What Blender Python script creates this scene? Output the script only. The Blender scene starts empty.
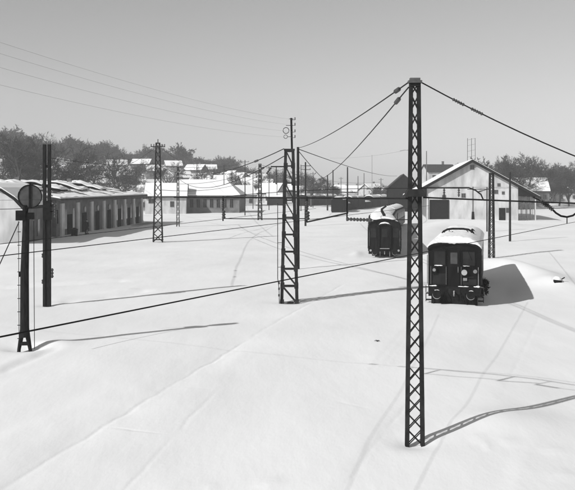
import bpy, math, random
import numpy as np
from mathutils import Vector, Matrix
random.seed(7)
S = bpy.context.scene
COL = S.collection
R = math.radians
F = 821.0; CX = 287.5; HY = 187.0; CZ = 6.2      # focal length / principal x / horizon row of the photo, eye height

# ------------------------------------------------------------------ camera
cam = bpy.data.cameras.new('camera'); cam.sensor_width = 36; cam.lens = F/575*36
cam.shift_y = -(245-HY)/575; cam.clip_end = 6000; cam.clip_start = 0.1
co = bpy.data.objects.new('camera', cam); COL.objects.link(co)
co.location = (0, 0, CZ); co.rotation_euler = (R(90), 0, 0); S.camera = co
# ------------------------------------------------------------------ light
SUN_EL = 33.0; LX, LY = 0.76, 0.65
w = bpy.data.worlds.new('World'); S.world = w; w.use_nodes = True
nt = w.node_tree; nt.nodes.clear()
sky = nt.nodes.new('ShaderNodeTexSky'); sky.sky_type = 'NISHITA'; sky.sun_disc = False
sky.sun_elevation = R(SUN_EL); sky.sun_rotation = math.atan2(-LX, -LY) % (2*math.pi)
sky.air_density = 1.0; sky.dust_density = 0.3
# black-and-white film is mostly blue sensitive
bw = nt.nodes.new('ShaderNodeSeparateColor'); bg = nt.nodes.new('ShaderNodeBackground'); wo = nt.nodes.new('ShaderNodeOutputWorld')
nt.links.new(sky.outputs[0], bw.inputs[0]); mxs = nt.nodes.new('ShaderNodeMath'); mxs.operation = 'ADD'; nt.links.new(bw.outputs[2], mxs.inputs[0]); lum = nt.nodes.new('ShaderNodeRGBToBW'); nt.links.new(sky.outputs[0], lum.inputs[0]); nt.links.new(lum.outputs[0], mxs.inputs[1]); nt.links.new(mxs.outputs[0], bg.inputs[0]); nt.links.new(bg.outputs[0], wo.inputs[0])
bg.inputs[1].default_value = 0.0425
sl = bpy.data.lights.new('sun', 'SUN'); sl.energy = 4.35; sl.angle = R(0.6); sl.color = (1, 1, 1)
so = bpy.data.objects.new('sun', sl); COL.objects.link(so)
ld = Vector((LX, LY, -math.tan(R(SUN_EL))*math.hypot(LX, LY)))
so.rotation_euler = ld.to_track_quat('-Z', 'Y').to_euler(); so.location = (-40, -40, 60)
S.render.engine = 'CYCLES'
S.view_settings.view_transform = 'Standard'; S.view_settings.look = 'None'
S.view_settings.exposure = 0.0; S.view_settings.gamma = 1
S.cycles.volume_bounces = 2; S.cycles.transparent_max_bounces = 8

# ------------------------------------------------------------------ materials (a black-and-white world: neutral greys)
def mat(name, a, b=None, scale=4.0, rough=0.7, bump=0.0, metal=0.0, stretch=None, spec=0.3, wave=None):
    m = bpy.data.materials.new(name); m.use_nodes = True
    n = m.node_tree; L = n.links; p = n.nodes['Principled BSDF']
    p.inputs['Roughness'].default_value = rough; p.inputs['Metallic'].default_value = metal
    p.inputs['Specular IOR Level'].default_value = spec
    b = a if b is None else b
    tc = n.nodes.new('ShaderNodeTexCoord'); mp = n.nodes.new('ShaderNodeMapping')
    L.new(tc.outputs['Object'], mp.inputs[0])
    if stretch: mp.inputs['Scale'].default_value = stretch
    no = n.nodes.new('ShaderNodeTexNoise'); no.inputs['Scale'].default_value = scale; no.inputs['Detail'].default_value = 6
    L.new(mp.outputs[0], no.inputs[0])
    rp = n.nodes.new('ShaderNodeValToRGB')
    rp.color_ramp.elements[0].position = 0.32; rp.color_ramp.elements[0].color = (a, a, a, 1)
    rp.color_ramp.elements[1].position = 0.68; rp.color_ramp.elements[1].color = (b, b, b, 1)
    L.new(no.outputs[0], rp.inputs[0])
    out = rp.outputs[0]; hsrc = no.outputs[0]
    if wave:
        wv = n.nodes.new('ShaderNodeTexWave'); wv.bands_direction = wave[0]; wv.inputs['Scale'].default_value = wave[1]
        L.new(tc.outputs['Object'], wv.inputs[0])
        r2 = n.nodes.new('ShaderNodeValToRGB'); r2.color_ramp.elements[0].position = 0.0; r2.color_ramp.elements[1].position = 0.25
        r2.color_ramp.elements[0].color = (.45, .45, .45, 1); r2.color_ramp.elements[1].color = (1, 1, 1, 1)
        L.new(wv.outputs[0], r2.inputs[0])
        mx = n.nodes.new('ShaderNodeMix'); mx.data_type = 'RGBA'; mx.blend_type = 'MULTIPLY'; mx.inputs[0].default_value = 1
        L.new(out, mx.inputs[6]); L.new(r2.outputs[0], mx.inputs[7]); out = mx.outputs[2]
    L.new(out, p.inputs['Base Color'])
    if bump:
        bp = n.nodes.new('ShaderNodeBump'); bp.inputs['Strength'].default_value = bump; bp.inputs['Distance'].default_value = 0.05
        L.new(hsrc, bp.inputs['Height']); L.new(bp.outputs[0], p.inputs['Normal'])
    return m
M = {
 'steel': mat('steel', .010, .032, 3, .7, .2, spec=.1), 'steel_grey': mat('steel_grey_paint', .05, .11, 5, .55, .2),  # second steel is a lighter grey for fittings and slim posts
 'black': mat('black_iron', .006, .014, 6, .8, .2, spec=.06), 'wire': mat('wire', .012, .02, 5, .7, spec=.1),
 'phone': mat('phone_wire', .22, .3, 5, .5), 'tar': mat('tarred_wood', .007, .02, 3, .85, .5, stretch=(6, 6, 1), spec=.1),
 'loco': mat('engine_paint', .003, .010, 1.6, .5, .25, stretch=(2, 2, .5), spec=.06), 'coach': mat('coach_paint', .005, .014, 1.8, .6, .2, stretch=(2, 2, .5), spec=.06),
 'coach2': mat('coach_side_paint', .02, .05, 1.6, .5, .2, stretch=(2, 1, .4)),
 'wagon': mat('wagon_planks', .003, .010, 2, .85, .3, spec=.04, wave=('Y', 1.6)), 'glass': mat('dark_glass', .02, .05, 2, .12, 0, spec=.6),
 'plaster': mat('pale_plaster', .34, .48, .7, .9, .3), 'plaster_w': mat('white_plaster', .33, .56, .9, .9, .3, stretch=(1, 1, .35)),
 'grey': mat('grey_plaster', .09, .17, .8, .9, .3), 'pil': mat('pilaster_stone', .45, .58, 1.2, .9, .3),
 'roof': mat('roof_felt', .02, .05, 2, .85, .3), 'boards': mat('tarred_boards', .005, .016, 2, .85, .2, spec=.04, wave=('Y', 2.0)),
 'bark': mat('bark', .035, .085, 2, .95, .3), 'twig': mat('twig', .03, .07, .3, .95),
 'porc': mat('porcelain', .04, .07, 5, .3), 'lens': mat('lamp_lens', .28, .36, 4, .25), 'rim': mat('worn_steel_and_glint', .14, .30, 9, .4, .1),  # worn bare steel also colours the painted glint on the buffers
 'dim': mat('dull_lens', .16, .24, 4, .3), 'disc': mat('signal_disc_paint', .04, .07, 4, .6, .1), 'cloth': mat('dark_cloth', .015, .03, 8, .9), 'skin': mat('skin', .35, .4, 5, .6),
 'coal': mat('coal', .012, .04, 4, .7, .6), 'concrete': mat('concrete', .25, .35, 2, .9, .3),
}
# ------------------------------------------------------------------ helpers
class MB:
    def __init__(s): s.v = []; s.f = []
    def add(s, v, f):
        o = len(s.v); s.v += [tuple(p) for p in v]; s.f += [tuple(i+o for i in q) for q in f]; return s
    def box(s, x0, x1, y0, y1, z0, z1):
        v = [(x, y, z) for x in (x0, x1) for y in (y0, y1) for z in (z0, z1)]
        return s.add(v, [(0, 1, 3, 2), (4, 6, 7, 5), (0, 4, 5, 1), (2, 3, 7, 6), (0, 2, 6, 4), (1, 5, 7, 3)])
    def beam(s, p, q, a, b=None, up=(0, 1, 0)):
        b = a if b is None else b
        p = Vector(p); q = Vector(q); d = (q-p).normalized(); u = Vector(up)
        if abs(d.dot(u)) > .95: u = Vector((1, 0, 0))
        sx = d.cross(u).normalized()*(a/2); sy = d.cross(sx).normalized()*(b/2)
        v = [c+i*sx+j*sy for c in (p, q) for i, j in ((-1, -1), (1, -1), (1, 1), (-1, 1))]
        return s.add(v, [(3, 2, 1, 0), (4, 5, 6, 7), (0, 1, 5, 4), (1, 2, 6, 5), (2, 3, 7, 6), (3, 0, 4, 7)])
    def tube(s, pts, r, n=6, cap=True):
        pts = [Vector(p) for p in pts]; rs = r if isinstance(r, (list, tuple)) else [r]*len(pts)
        o = len(s.v)
        for i, p in enumerate(pts):
            d = (pts[min(i+1, len(pts)-1)]-pts[max(i-1, 0)]).normalized()
            u = Vector((0, 0, 1)) if abs(d.z) < .9 else Vector((1, 0, 0))
            a = d.cross(u).normalized(); b = d.cross(a).normalized()
            for k in range(n):
                t = 2*math.pi*k/n; s.v.append(tuple(p+(a*math.cos(t)+b*math.sin(t))*rs[i]))
        for i in range(len(pts)-1):
            for k in range(n):
                k2 = (k+1) % n; s.f.append((o+i*n+k, o+i*n+k2, o+(i+1)*n+k2, o+(i+1)*n+k))
        if cap:
            s.f.append(tuple(o+k for k in range(n))[::-1]); e = o+(len(pts)-1)*n; s.f.append(tuple(e+k for k in range(n)))
        return s
    def prism(s, prof, p0, p1, axis='y'):     # closed profile of (a, z) swept along an axis
        n = len(prof)
        g = (lambda a, z, t: (a, t, z)) if axis == 'y' else (lambda a, z, t: (t, a, z))
        v = [g(a, z, p0) for a, z in prof]+[g(a, z, p1) for a, z in prof]
        f = [tuple(range(n)), tuple(range(2*n-1, n-1, -1))]+[(i, n+i, n+(i+1) % n, (i+1) % n) for i in range(n)]
        return s.add(v, f)
    def build(s, name, m, parent=None, smooth=False):
        me = bpy.data.meshes.new(name); me.from_pydata(s.v, [], s.f)
        me.materials.append(M[m] if isinstance(m, str) else m)
        import bmesh
        bm = bmesh.new(); bm.from_mesh(me); bmesh.ops.recalc_face_normals(bm, faces=bm.faces); bm.to_mesh(me); bm.free()
        if smooth:
            for p in me.polygons: p.use_smooth = True
        o = bpy.data.objects.new(name, me); COL.objects.link(o)
        if parent: o.parent = parent
        return o
def insul(mb, p, q, r=.07, n=7):               # ribbed insulator string
    p = Vector(p); q = Vector(q); pts = []; rs = []
    for i in range(2*n+1):
        pts.append(p.lerp(q, i/(2*n))); rs.append(r if i % 2 else r*.45)
    return mb.tube(pts, rs, 8)
def tag(o, label=None, cat=None, group=None, kind=None):
    if label: o['label'] = label
    if cat: o['category'] = cat
    if group: o['group'] = group
    if kind: o['kind'] = kind
    return o
def thing(name, label, cat, loc=(0, 0, 0), rz=0, group=None):
    o = bpy.data.objects.new(name, None); COL.objects.link(o); o.location = loc; o.rotation_euler = (0, 0, rz)
    return tag(o, label, cat, group)
def copy_tree(o, parent=None):
    kids = list(o.children); c = o.copy(); COL.objects.link(c); c.parent = parent
    for k in kids: copy_tree(k, c)
    return c
def sc(D): return F/D
def W(px, py, D): return Vector(((px-CX)*D/F, D, CZ-(py-HY)*D/F))

def G(px, py):
    D = F*CZ/(py-HY); return ((px-CX)*D/F, D)
def snow_mat(name, bs=0.35, cracks=()):
    m = bpy.data.materials.new(name); m.use_nodes = True; n = m.node_tree; L = n.links; p = n.nodes['Principled BSDF']
    p.inputs['Roughness'].default_value = .65; p.inputs['Specular IOR Level'].default_value = .25
    tc = n.nodes.new('ShaderNodeTexCoord')
    n0 = n.nodes.new('ShaderNodeTexNoise'); n0.inputs['Scale'].default_value = .12; n0.inputs['Detail'].default_value = 5
    L.new(tc.outputs['Object'], n0.inputs[0])
    rp = n.nodes.new('ShaderNodeValToRGB'); rp.color_ramp.elements[0].color = (.80,)*3+(1,); rp.color_ramp.elements[1].color = (.88,)*3+(1,)
    rp.color_ramp.elements[0].position = .3; rp.color_ramp.elements[1].position = .7
    L.new(n0.outputs[0], rp.inputs[0]); L.new(rp.outputs[0], p.inputs['Base Color'])
    mp = n.nodes.new('ShaderNodeMapping'); mp.inputs['Rotation'].default_value = (0, 0, R(-25)); mp.inputs['Scale'].default_value = (1, .35, 1)
    L.new(tc.outputs['Object'], mp.inputs[0])
    n1 = n.nodes.new('ShaderNodeTexNoise'); n1.inputs['Scale'].default_value = 1.3; n1.inputs['Detail'].default_value = 9; n1.inputs['Roughness'].default_value = .55
    L.new(mp.outputs[0], n1.inputs[0])
    def mth(op, *a):
        q = n.nodes.new('ShaderNodeMath'); q.operation = op
        for i, v in enumerate(a):
            if isinstance(v, (int, float)): q.inputs[i].default_value = v
            else: L.new(v, q.inputs[i])
        return q.outputs[0]
    n2 = n.nodes.new('ShaderNodeTexNoise'); n2.inputs['Scale'].default_value = 7; n2.inputs['Detail'].default_value = 5; L.new(tc.outputs['Object'], n2.inputs[0])
    hh = mth('ADD', mth('MULTIPLY', n1.outputs[0], .05), mth('MULTIPLY', n2.outputs[0], .006))
    if cracks:
        nw = n.nodes.new('ShaderNodeTexNoise'); nw.inputs['Scale'].default_value = .7; nw.inputs['Detail'].default_value = 5; L.new(tc.outputs['Object'], nw.inputs[0])
        jit = mth('MULTIPLY', mth('SUBTRACT', nw.outputs[0], .5), .30)
        sp = n.nodes.new('ShaderNodeSeparateXYZ'); L.new(tc.outputs['Object'], sp.inputs[0])
        for (p0, p1, dep, wd) in cracks:          # settled snow over buried rails: narrow creases
            L_ = math.hypot(p1[0]-p0[0], p1[1]-p0[1]); dx, dy = (p1[0]-p0[0])/L_, (p1[1]-p0[1])/L_
            X = mth('SUBTRACT', sp.outputs[0], p0[0]); Y = mth('SUBTRACT', sp.outputs[1], p0[1])
            sd = mth('ADD', mth('SUBTRACT', mth('MULTIPLY', X, dy), mth('MULTIPLY', Y, dx)), jit)
            al = mth('ADD', mth('MULTIPLY', X, dx), mth('MULTIPLY', Y, dy))
            e = mth('MULTIPLY', sd, 1/(wd*1.9)); g_ = mth('EXPONENT', mth('MULTIPLY', mth('MULTIPLY', e, e), -1.0))
            msk = mth('MULTIPLY', mth('SMOOTH_MIN', mth('MAXIMUM', mth('MULTIPLY', al, 1.5), 0.0), 1.0, .2), mth('MINIMUM', mth('MAXIMUM', mth('MULTIPLY', mth('SUBTRACT', L_, al), .6), 0.0), 1.0))
            msk = mth('MULTIPLY', msk, mth('MINIMUM', mth('MAXIMUM', mth('MULTIPLY', mth('SUBTRACT', n0.outputs[0], .25), 3.5), .25), 1.0))
            hh = mth('SUBTRACT', hh, mth('MULTIPLY', mth('MULTIPLY', g_, msk), dep*1.15))
    b = n.nodes.new('ShaderNodeBump'); b.inputs['Strength'].default_value = bs; b.inputs['Distance'].default_value = 1.0
    L.new(hh, b.inputs['Height']); L.new(b.outputs[0], p.inputs['Normal'])
    return m
CR = [(G(-40, 512), G(250, 340), .030, .045), (G(250, 340), G(345, 284), .03, .06), (G(120, 492), G(176, 433), .022, .04), (G(176, 433), G(222, 386), .016, .04), (G(343, 490), G(386, 433), .018, .04), (G(386, 433), G(425, 385), .012, .04),
      (G(108, 427), G(172, 434), .022, .035), (G(183, 388), G(222, 391), .016, .04), (G(500, 402), G(545, 300), .01, .05), (G(330, 400), G(384, 414), .01, .05)]
M['snow'] = snow_mat('snow_ground', .5, CR); M['snowcap'] = snow_mat('snow_cap', .5)


# ------------------------------------------------------------------ terrain
rng = np.random.default_rng(3)
_tab = rng.random((256, 256))
def vnoise(x, y):
    xi = np.floor(x).astype(int); yi = np.floor(y).astype(int); fx = x-xi; fy = y-yi
    fx = fx*fx*(3-2*fx); fy = fy*fy*(3-2*fy)
    a = _tab[xi % 256, yi % 256]; b = _tab[(xi+1) % 256, yi % 256]; c = _tab[xi % 256, (yi+1) % 256]; d = _tab[(xi+1) % 256, (yi+1) % 256]
    return (a*(1-fx)+b*fx)*(1-fy)+(c*(1-fx)+d*fx)*fy-.5
def seg(X, Y, a, b):
    ax, ay = a; bx, by = b; dx, dy = bx-ax, by-ay; L2 = dx*dx+dy*dy
    t = np.clip(((X-ax)*dx+(Y-ay)*dy)/L2, 0, 1)
    return np.hypot(X-ax-t*dx, Y-ay-t*dy), t, ((X-ax)*dy-(Y-ay)*dx)/math.sqrt(L2)
def G(px, py):
    D = F*CZ/(py-HY); return ((px-CX)*D/F, D)
TP = [-400, 0, 20, 45, 75, 120, 160, 200, 235, 270, 300, 400, 540, 575, 900]
TY = [128, 131, 130, 136, 142, 146, 149, 152, 158, 166, 173, 177, 170, 165, 160]
GROOVES = [(G(60, 304), G(150, 292), .10, .5), (G(-20, 291), G(130, 282), .10, .6), (G(0, 376), G(60, 352), .04, .2), (G(-30, 506), G(250, 340), .035, .5)]
def hgt(X, Y):
    X = np.asarray(X, float); Y = np.asarray(Y, float)
    c, s_ = math.cos(.35), math.sin(.35); U = X*c-Y*s_; V = X*s_+Y*c
    h = .16*vnoise(U/7+40, V/14+9)+.06*vnoise(U/2.2+3, V/5+60)+.018*vnoise(U/.8+3, V/1.6+6)+.30*vnoise(U/26+11, V/40+5)
    # wind crust ledges
    h += .03*np.clip(vnoise(U/3.1+90, V/9+33)*6, -.5, .5)
    for a, b, d, wd in GROOVES:
        q, t, sd = seg(X, Y, a, b)
        fade = np.clip(np.minimum(t, 1-t)*12+.15, 0, 1)*(.55+.9*(vnoise(X/.9+7, Y/.9)+.5)); h -= d*np.exp(-(q/wd)**2)*fade
        h += .5*d*np.exp(-((q-2.2*wd)/(1.4*wd))**2)*fade*(sd < 0)
    def bump(cx, cy, ax, ay, rot, H):
        nonlocal h
        cr, sr = math.cos(rot), math.sin(rot); x = (X-cx)*cr+(Y-cy)*sr; y = -(X-cx)*sr+(Y-cy)*cr
        h = h+H*np.exp(-((x/ax)**2+(y/ay)**2))
    bump(16.6, 60, 1.7, 9, .05, .85); bump(16.4, 51.5, 1.1, 1.6, 0, .25)     # drift right of the engine
    bump(13.2, 50, 1.2, 4.5, -.24, -.25)
    bump(6.4, 76, .5, 3.5, -.1, .12)
    bump(29.5, 128, 7, 7, 0, 1.1); bump(20, 112, 2.5, 20, -.25, .5); bump(14, 75, 1.6, 12, -.22, .35)
    bump(3.04, 19.6, .45, .45, 0, -.13); bump(-9.87, 30.8, .8, .6, 0, -.25); bump(-8.9, 31.5, .7, .5, 0, .12); bump(.1, 43.9, .9, .6, 0, -.12); bump(-12.4, 42.4, .5, .5, 0, -.1)
    bump(-31, 96, 9, 34, 0, .55); bump(5.6, 21.3, 1.5, 1.1, .7, .22); bump(9.5, 26, 2.5, 1.2, .7, -.15)
    for (px, py, r) in ((478, 445, .2), (510, 448, .3), (555, 455, .3), (487, 452, .12), (270, 484, .3), (212, 485, .15), (563, 480, .3), (30, 362, .3)):
        gx, gy = G(px, py); bump(gx, gy, r, r*.7, .3, .035)
    px = CX+F*X/np.maximum(Y, 50)
    top = np.interp(px, TP, TY); zt = np.maximum(CZ+(HY-top)*480/F-12.5, 0)
    t = np.clip((Y-225)/255, 0, 1); h = h+zt*(t*t*(3-2*t))
    return h
_h0 = hgt; _anch = []
def hgt(X, Y):
    h = _h0(X, Y)
    for ax, ay, r_, c_ in _anch: h = h+c_*np.exp(-((X-ax)**2+(Y-ay)**2)/(r_*r_))
    return h
for _x, _y, _r, _t in ((3.04, 19.6, 4, -.02), (.1, 43.9, 6, -.05), (-9.87, 30.8, 5, -.03), (-12.4, 42.4, 5, 0), (9.2, 43.2, 6, 0), (8.5, 72, 6, 0), (-14.6, 92.5, 10, 0), (18, 72.7, 8, -.1), (6, 55, 7, .05), (-3, 60, 9, .05), (8, 26, 4, 0), (-5, 22, 5, .0), (2.5, 33, 4, 0)):
    _anch.append((_x, _y, _r, _t-float(hgt(np.array([_x]), np.array([_y]))[0])))
def H(x, y): return float(hgt(np.array([x]), np.array([y]))[0])
ny, nx = 1000, 700
tt = np.linspace(0, 1, ny); Ys = -12+16*(np.exp(tt*math.log(3200/16))-1)+tt*10
us = np.linspace(-1, 1, nx); us = np.sign(us)*(np.abs(us)*.72+np.abs(us)**4*.7)
gx = us[None, :]*(np.maximum(Ys[:, None], 0)*.66+12); gy = np.repeat(Ys[:, None], nx, 1); gz = hgt(gx, gy)
me = bpy.data.meshes.new('snow_ground'); nv = nx*ny
me.vertices.add(nv); me.vertices.foreach_set('co', np.stack([gx, gy, gz], -1).ravel())
ii = (np.arange(ny-1)[:, None]*nx+np.arange(nx-1)[None, :]).ravel()
quads = np.stack([ii, ii+1, ii+nx+1, ii+nx], -1).ravel().astype(np.int32); nf = len(ii)
me.loops.add(nf*4); me.loops.foreach_set('vertex_index', quads)
me.polygons.add(nf); me.polygons.foreach_set('loop_start', np.arange(0, nf*4, 4, dtype=np.int32)); me.polygons.foreach_set('loop_total', np.full(nf, 4, np.int32))
me.polygons.foreach_set('use_smooth', np.ones(nf, bool)); me.update(); me.validate(); me.materials.append(M['snow'])
g = bpy.data.objects.new('snow_ground', me); COL.objects.link(g); tag(g, kind='structure')

# ------------------------------------------------------------------ buildings
def window(parent, face, hx, hy, u, z, ww, wh, fm='grey', gm='glass'):
    a = MB(); b = MB(); t = .07
    def bx(mb, u0, u1, z0, z1, o0, o1):
        if face == 'f': mb.box(u0, u1, -hy-o1, -hy-o0, z0, z1)
        elif face == 'r': mb.box(hx+o0, hx+o1, u0, u1, z0, z1)
        else: mb.box(-hx-o1, -hx-o0, u0, u1, z0, z1)
    bx(a, u-ww/2-t, u+ww/2+t, z+wh/2, z+wh/2+t, -.02, .06); bx(a, u-ww/2-t, u+ww/2+t, z-wh/2-t, z-wh/2, -.02, .10)
    bx(a, u-ww/2-t, u-ww/2, z-wh/2, z+wh/2, -.02, .06); bx(a, u+ww/2, u+ww/2+t, z-wh/2, z+wh/2, -.02, .06)
    bx(b, u-ww/2, u+ww/2, z-wh/2, z+wh/2, -.02, .015)
    bx(a, u-.03, u+.03, z-wh/2, z+wh/2, .017, .05)
    f = a.build('window', fm, parent); b.build('pane', gm, f)
    return f
def house(name, label, cat, loc, rz, w_, d_, eave, ridge, wall='plaster', wins=(), group=None, chim=True, over=.4, side=.4, snow=.28, roofm='roof', hip=0.0):
    t = thing(name, label, cat, loc, rz, group); hx, hy = w_/2, d_/2
    sl_ = (ridge-eave)/(hy+side); ze = eave+sl_*side
    MB().prism([(-hy, -2), (hy, -2), (hy, ze-.02), (0, ridge-.02), (-hy, ze-.02)], -hx, hx, 'x').build('wall', wall, t) if not hip else MB().box(-hx, hx, -hy, hy, -2, eave).build('wall', wall, t)
    ex = hx+over
    def slabs(z0, z1, m, nm, inset=0, par=t):
        mb = MB(); e = ex-inset; hip_ = hip
        for s_ in (-1, 1):
            y0 = s_*(hy+side-inset); ze_ = eave+sl_*inset
            lo = [(-e, y0, ze_+z0), (e, y0, ze_+z0), (e-hip_, 0, ridge+z0), (-e+hip_, 0, ridge+z0)]
            hi = [(x, y, z+z1-z0) for x, y, z in lo]
            mb.add(lo+hi, [(0, 1, 2, 3), (7, 6, 5, 4), (0, 4, 5, 1), (1, 5, 6, 2), (3, 2, 6, 7), (0, 3, 7, 4)])
            if hip_:
                x0 = s_*e; q = [(x0, -(hy+side-inset), ze_+z0), (x0, hy+side-inset, ze_+z0), (x0-s_*hip_, 0, ridge+z0)]
                mb.add(q+[(x, y, z+z1-z0) for x, y, z in q], [(0, 1, 2), (5, 4, 3), (0, 3, 4, 1), (1, 4, 5, 2), (0, 2, 5, 3)])
        return mb.build(nm, m, par)
    rf = slabs(0, .22, roofm, 'roof')
    if snow: slabs(.225, .22+snow, 'snowcap', 'snow_cover', .12, rf)
    for a in wins: window(t, a[0], hx, hy, *a[1:])
    if chim:
        c = MB(); cx_ = hx*.4; c.box(cx_-.3, cx_+.3, .3, .9, ridge-1.0, ridge+1.1); c.box(cx_-.36, cx_+.36, .24, .96, ridge+1.1, ridge+1.22); c.build('chimney', 'grey', rf)
    return t
def P(px, D, dz=0):
    x = (px-CX)*D/F; return (x, D, H(x, D)+dz)

# long hall with pilasters, facade turned to the tracks
ang = math.atan2(141-96, 1.3)            # direction of the facade line
hall = thing('railway_hall', 'long grey hall with pale pilasters and a snow covered roof left of the tracks', 'hall', (-26.55, 94.3, 0), ang)
L_ = 48.5                                 # local x runs along the facade (away), local y points left, away from the tracks
MB().prism([(0, -1.5), (20, -1.5), (20, 4.7), (10, 6.45), (0, 4.7)], 0, L_, 'x').build('wall', 'grey', hall)
rf = MB()
for a, b in (((-.7, 4.62), (10, 6.5)), ((20.7, 4.62), (10, 6.5))):
    rf.prism([a, b, (b[0], b[1]+.25), (a[0], a[1]+.25)], -.6, L_+.6, 'x')
rf = rf.build('roof', 'roof', hall)
def melt_cover(y0, y1, z0, z1, seed):
    nx_, ny_ = 190, 44; xs = np.linspace(-.55, L_+.55, nx_); t_ = np.linspace(0, 1, ny_); Xg, T = np.meshgrid(xs, t_, indexing='ij'); Yg = y0+(y1-y0)*T; Zr = z0+(z1-z0)*T+.25
    n_ = vnoise(Xg/3+seed, Yg/1.6+seed)+.6*vnoise(Xg/1.1+seed, Yg/.7)+.3*vnoise(Xg/.4+seed, Yg/.3)
    th = .10+.20*n_-.13*np.exp(-((T-.62)/.3)**2)
    for xm in (3, 12.5, 22, 33): th = th-.35*np.exp(-(((Xg-xm-4.2)/1.3)**2+((T-.5)/.35)**2))*(.5+vnoise(Xg/.7, Yg/.9+5)+.4)
    th = np.where(T < .06, np.maximum(th, .1), th); Z = Zr+np.maximum(th, -.05)
    m_ = MB(); m_.v = [(float(Xg[i, j]), float(Yg[i, j]), float(Z[i, j])) for i in range(nx_) for j in range(ny_)]
    m_.f = [(i*ny_+j, (i+1)*ny_+j, (i+1)*ny_+j+1, i*ny_+j+1) for i in range(nx_-1) for j in range(ny_-1)]
    o_ = len(m_.v); m_.v += [(float(Xg[i, 0]), float(Yg[i, 0]), float(Zr[i, 0])-.03) for i in range(nx_)]; m_.f += [(o_+i, o_+i+1, (i+1)*ny_, i*ny_) for i in range(nx_-1)]
    o_ = len(m_.v); m_.v += [(float(Xg[0, j]), float(Yg[0, j]), float(Zr[0, j])-.03) for j in range(ny_)]; m_.f += [(o_+j, j, j+1, o_+j+1) for j in range(ny_-1)]
    return m_.build('snow_cover', 'snowcap', rf, True)
melt_cover(-.65, 10, 4.62, 6.48, 21); melt_cover(20.65, 10, 4.62, 6.48, 50)
for k in range(8):
    x = 1.9+k*6.45
    p = MB().box(x-.6, x+.6, -.22, .02, -1.5, 4.28); p.box(x-.66, x+.66, -.27, .02, -1.5, .45); p.build('pilaster', 'pil', hall)
MB().box(-.02, L_+.02, -.03, .05, 4.28, 4.6).build('cornice', 'grey', hall)
for k in range(7):
    x = 1.9+(k+.5)*6.45
    d = MB().box(x-1.0, x+1.0, -.06, .03, -1, 2.9).build('door', 'boards', hall)
    if k in (1, 2, 3):
        MB().box(x-.55, x+.55, -.10, -.065, -1, 2.5).build('doorway', 'black', d)
        MB().tube([(x, -.05, 3.35), (x, -.16, 3.35)], .36, 14).build('round_window', 'plaster', d)
    else:
        MB().box(x-2.2, x-1.2, -.05, .03, 1.2, 3.6).build('window', 'glass', hall); MB().box(x+1.2, x+2.2, -.05, .03, 1.2, 3.6).build('window', 'glass', hall)
for x in (3, 12.5, 22, 33):               # low roof monitors with dark louvred sides
    m_ = MB().prism([(3.5, 5.2), (9.6, 6.2), (9.6, 6.85), (7.2, 6.95), (3.5, 5.9)], x, x+3.6, 'x').build('roof_monitor', 'boards', rf)
    n_ = 15; c = MB(); rr = random.Random(int(x)); pr = []
    for i in range(n_):
        u = i/(n_-1); pr.append((x-.35+4.3*u, 0))
    v_ = []; nj = 16
    for j in range(nj):
        y_ = 3.2+(9.8-3.2)*j/(nj-1); zb = 5.86+min(1.05, (y_-3.2)*.28)
        for i in range(n_): v_.append((pr[i][0], y_, zb+.10+.12*math.sin(math.pi*i/(n_-1))+.34*float(vnoise(np.array([pr[i][0]/1.1]), np.array([y_/.9]))[0])+rr.uniform(-.04, .04)))
    mm = len(v_); v_ += [(x_, y_, min(z_-.12, 5.86+min(1.05, (y_-3.2)*.28))) for x_, y_, z_ in v_]
    f_ = [(j*n_+i, j*n_+i+1, (j+1)*n_+i+1, (j+1)*n_+i) for j in range(nj-1) for i in range(n_-1)]
    f_ += [(mm+j*n_+i, mm+(j+1)*n_+i, mm+(j+1)*n_+i+1, mm+j*n_+i+1) for j in range(nj-1) for i in range(n_-1)]
    f_ += [(i, mm+i, mm+i+1, i+1) for i in range(n_-1)]+[((nj-1)*n_+i, (nj-1)*n_+i+1, mm+(nj-1)*n_+i+1, mm+(nj-1)*n_+i) for i in range(n_-1)]
    f_ += [(j*n_, (j+1)*n_, mm+(j+1)*n_, mm+j*n_) for j in range(nj-1)]+[(j*n_+n_-1, mm+j*n_+n_-1, mm+(j+1)*n_+n_-1, (j+1)*n_+n_-1) for j in range(nj-1)]
    c.add(v_, f_); c.build('snow_cover', 'snowcap', m_, True)
for x, h_ in ((10.5, 1.2), (22, 1.0), (33, 1.3)):
    MB().box(x-.3, x+.3, 8, 8.6, 6, 7.0+h_*.4).build('chimney', 'grey', rf)
MB().box(0, L_, -2.6, -.7, -1, .12).build('platform', 'concrete', hall)

# lower annex with its white gable to the camera (local x runs away from the camera)
annex = thing('gabled_annex', 'low annex with white end wall, curved roof and dark door at the left edge', 'building', (-31.6, 89.0, 0), R(90))
ap = [(-4.5, 3.9), (-3.6, 4.85), (-2.3, 5.75), (-1.1, 6.2), (0, 6.35), (1.1, 6.2), (2.3, 5.75), (3.6, 4.85), (4.5, 3.9)]
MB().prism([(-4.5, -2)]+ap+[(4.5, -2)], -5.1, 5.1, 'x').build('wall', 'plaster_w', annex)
ar = MB().prism([(y_*1.07, z_+.02) for y_, z_ in ap]+[(y_*1.07, z_+.27) for y_, z_ in ap[::-1]], -5.5, 5.2, 'x').build('roof', 'black', annex)
MB().prism([(y_*1.05, z_+.28) for y_, z_ in ap]+[(y_*1.05, z_+.42) for y_, z_ in ap[::-1]], -5.3, 5.2, 'x').build('snow_cover', 'snowcap', ar)
MB().box(-10.2/2-.06, -10.2/2+.02, 1.2, 3.0, -.2, 2.9).build('door', 'boards', annex)
MB().box(-10.2/2-.05, -10.2/2+.02, -1.6, -.6, 3.6, 4.7).build('window', 'glass', annex)
MB().box(-5.05, 5.3, -4.56, -4.5, -1.5, 3.9).build('side_wall', 'grey', annex)
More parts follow.
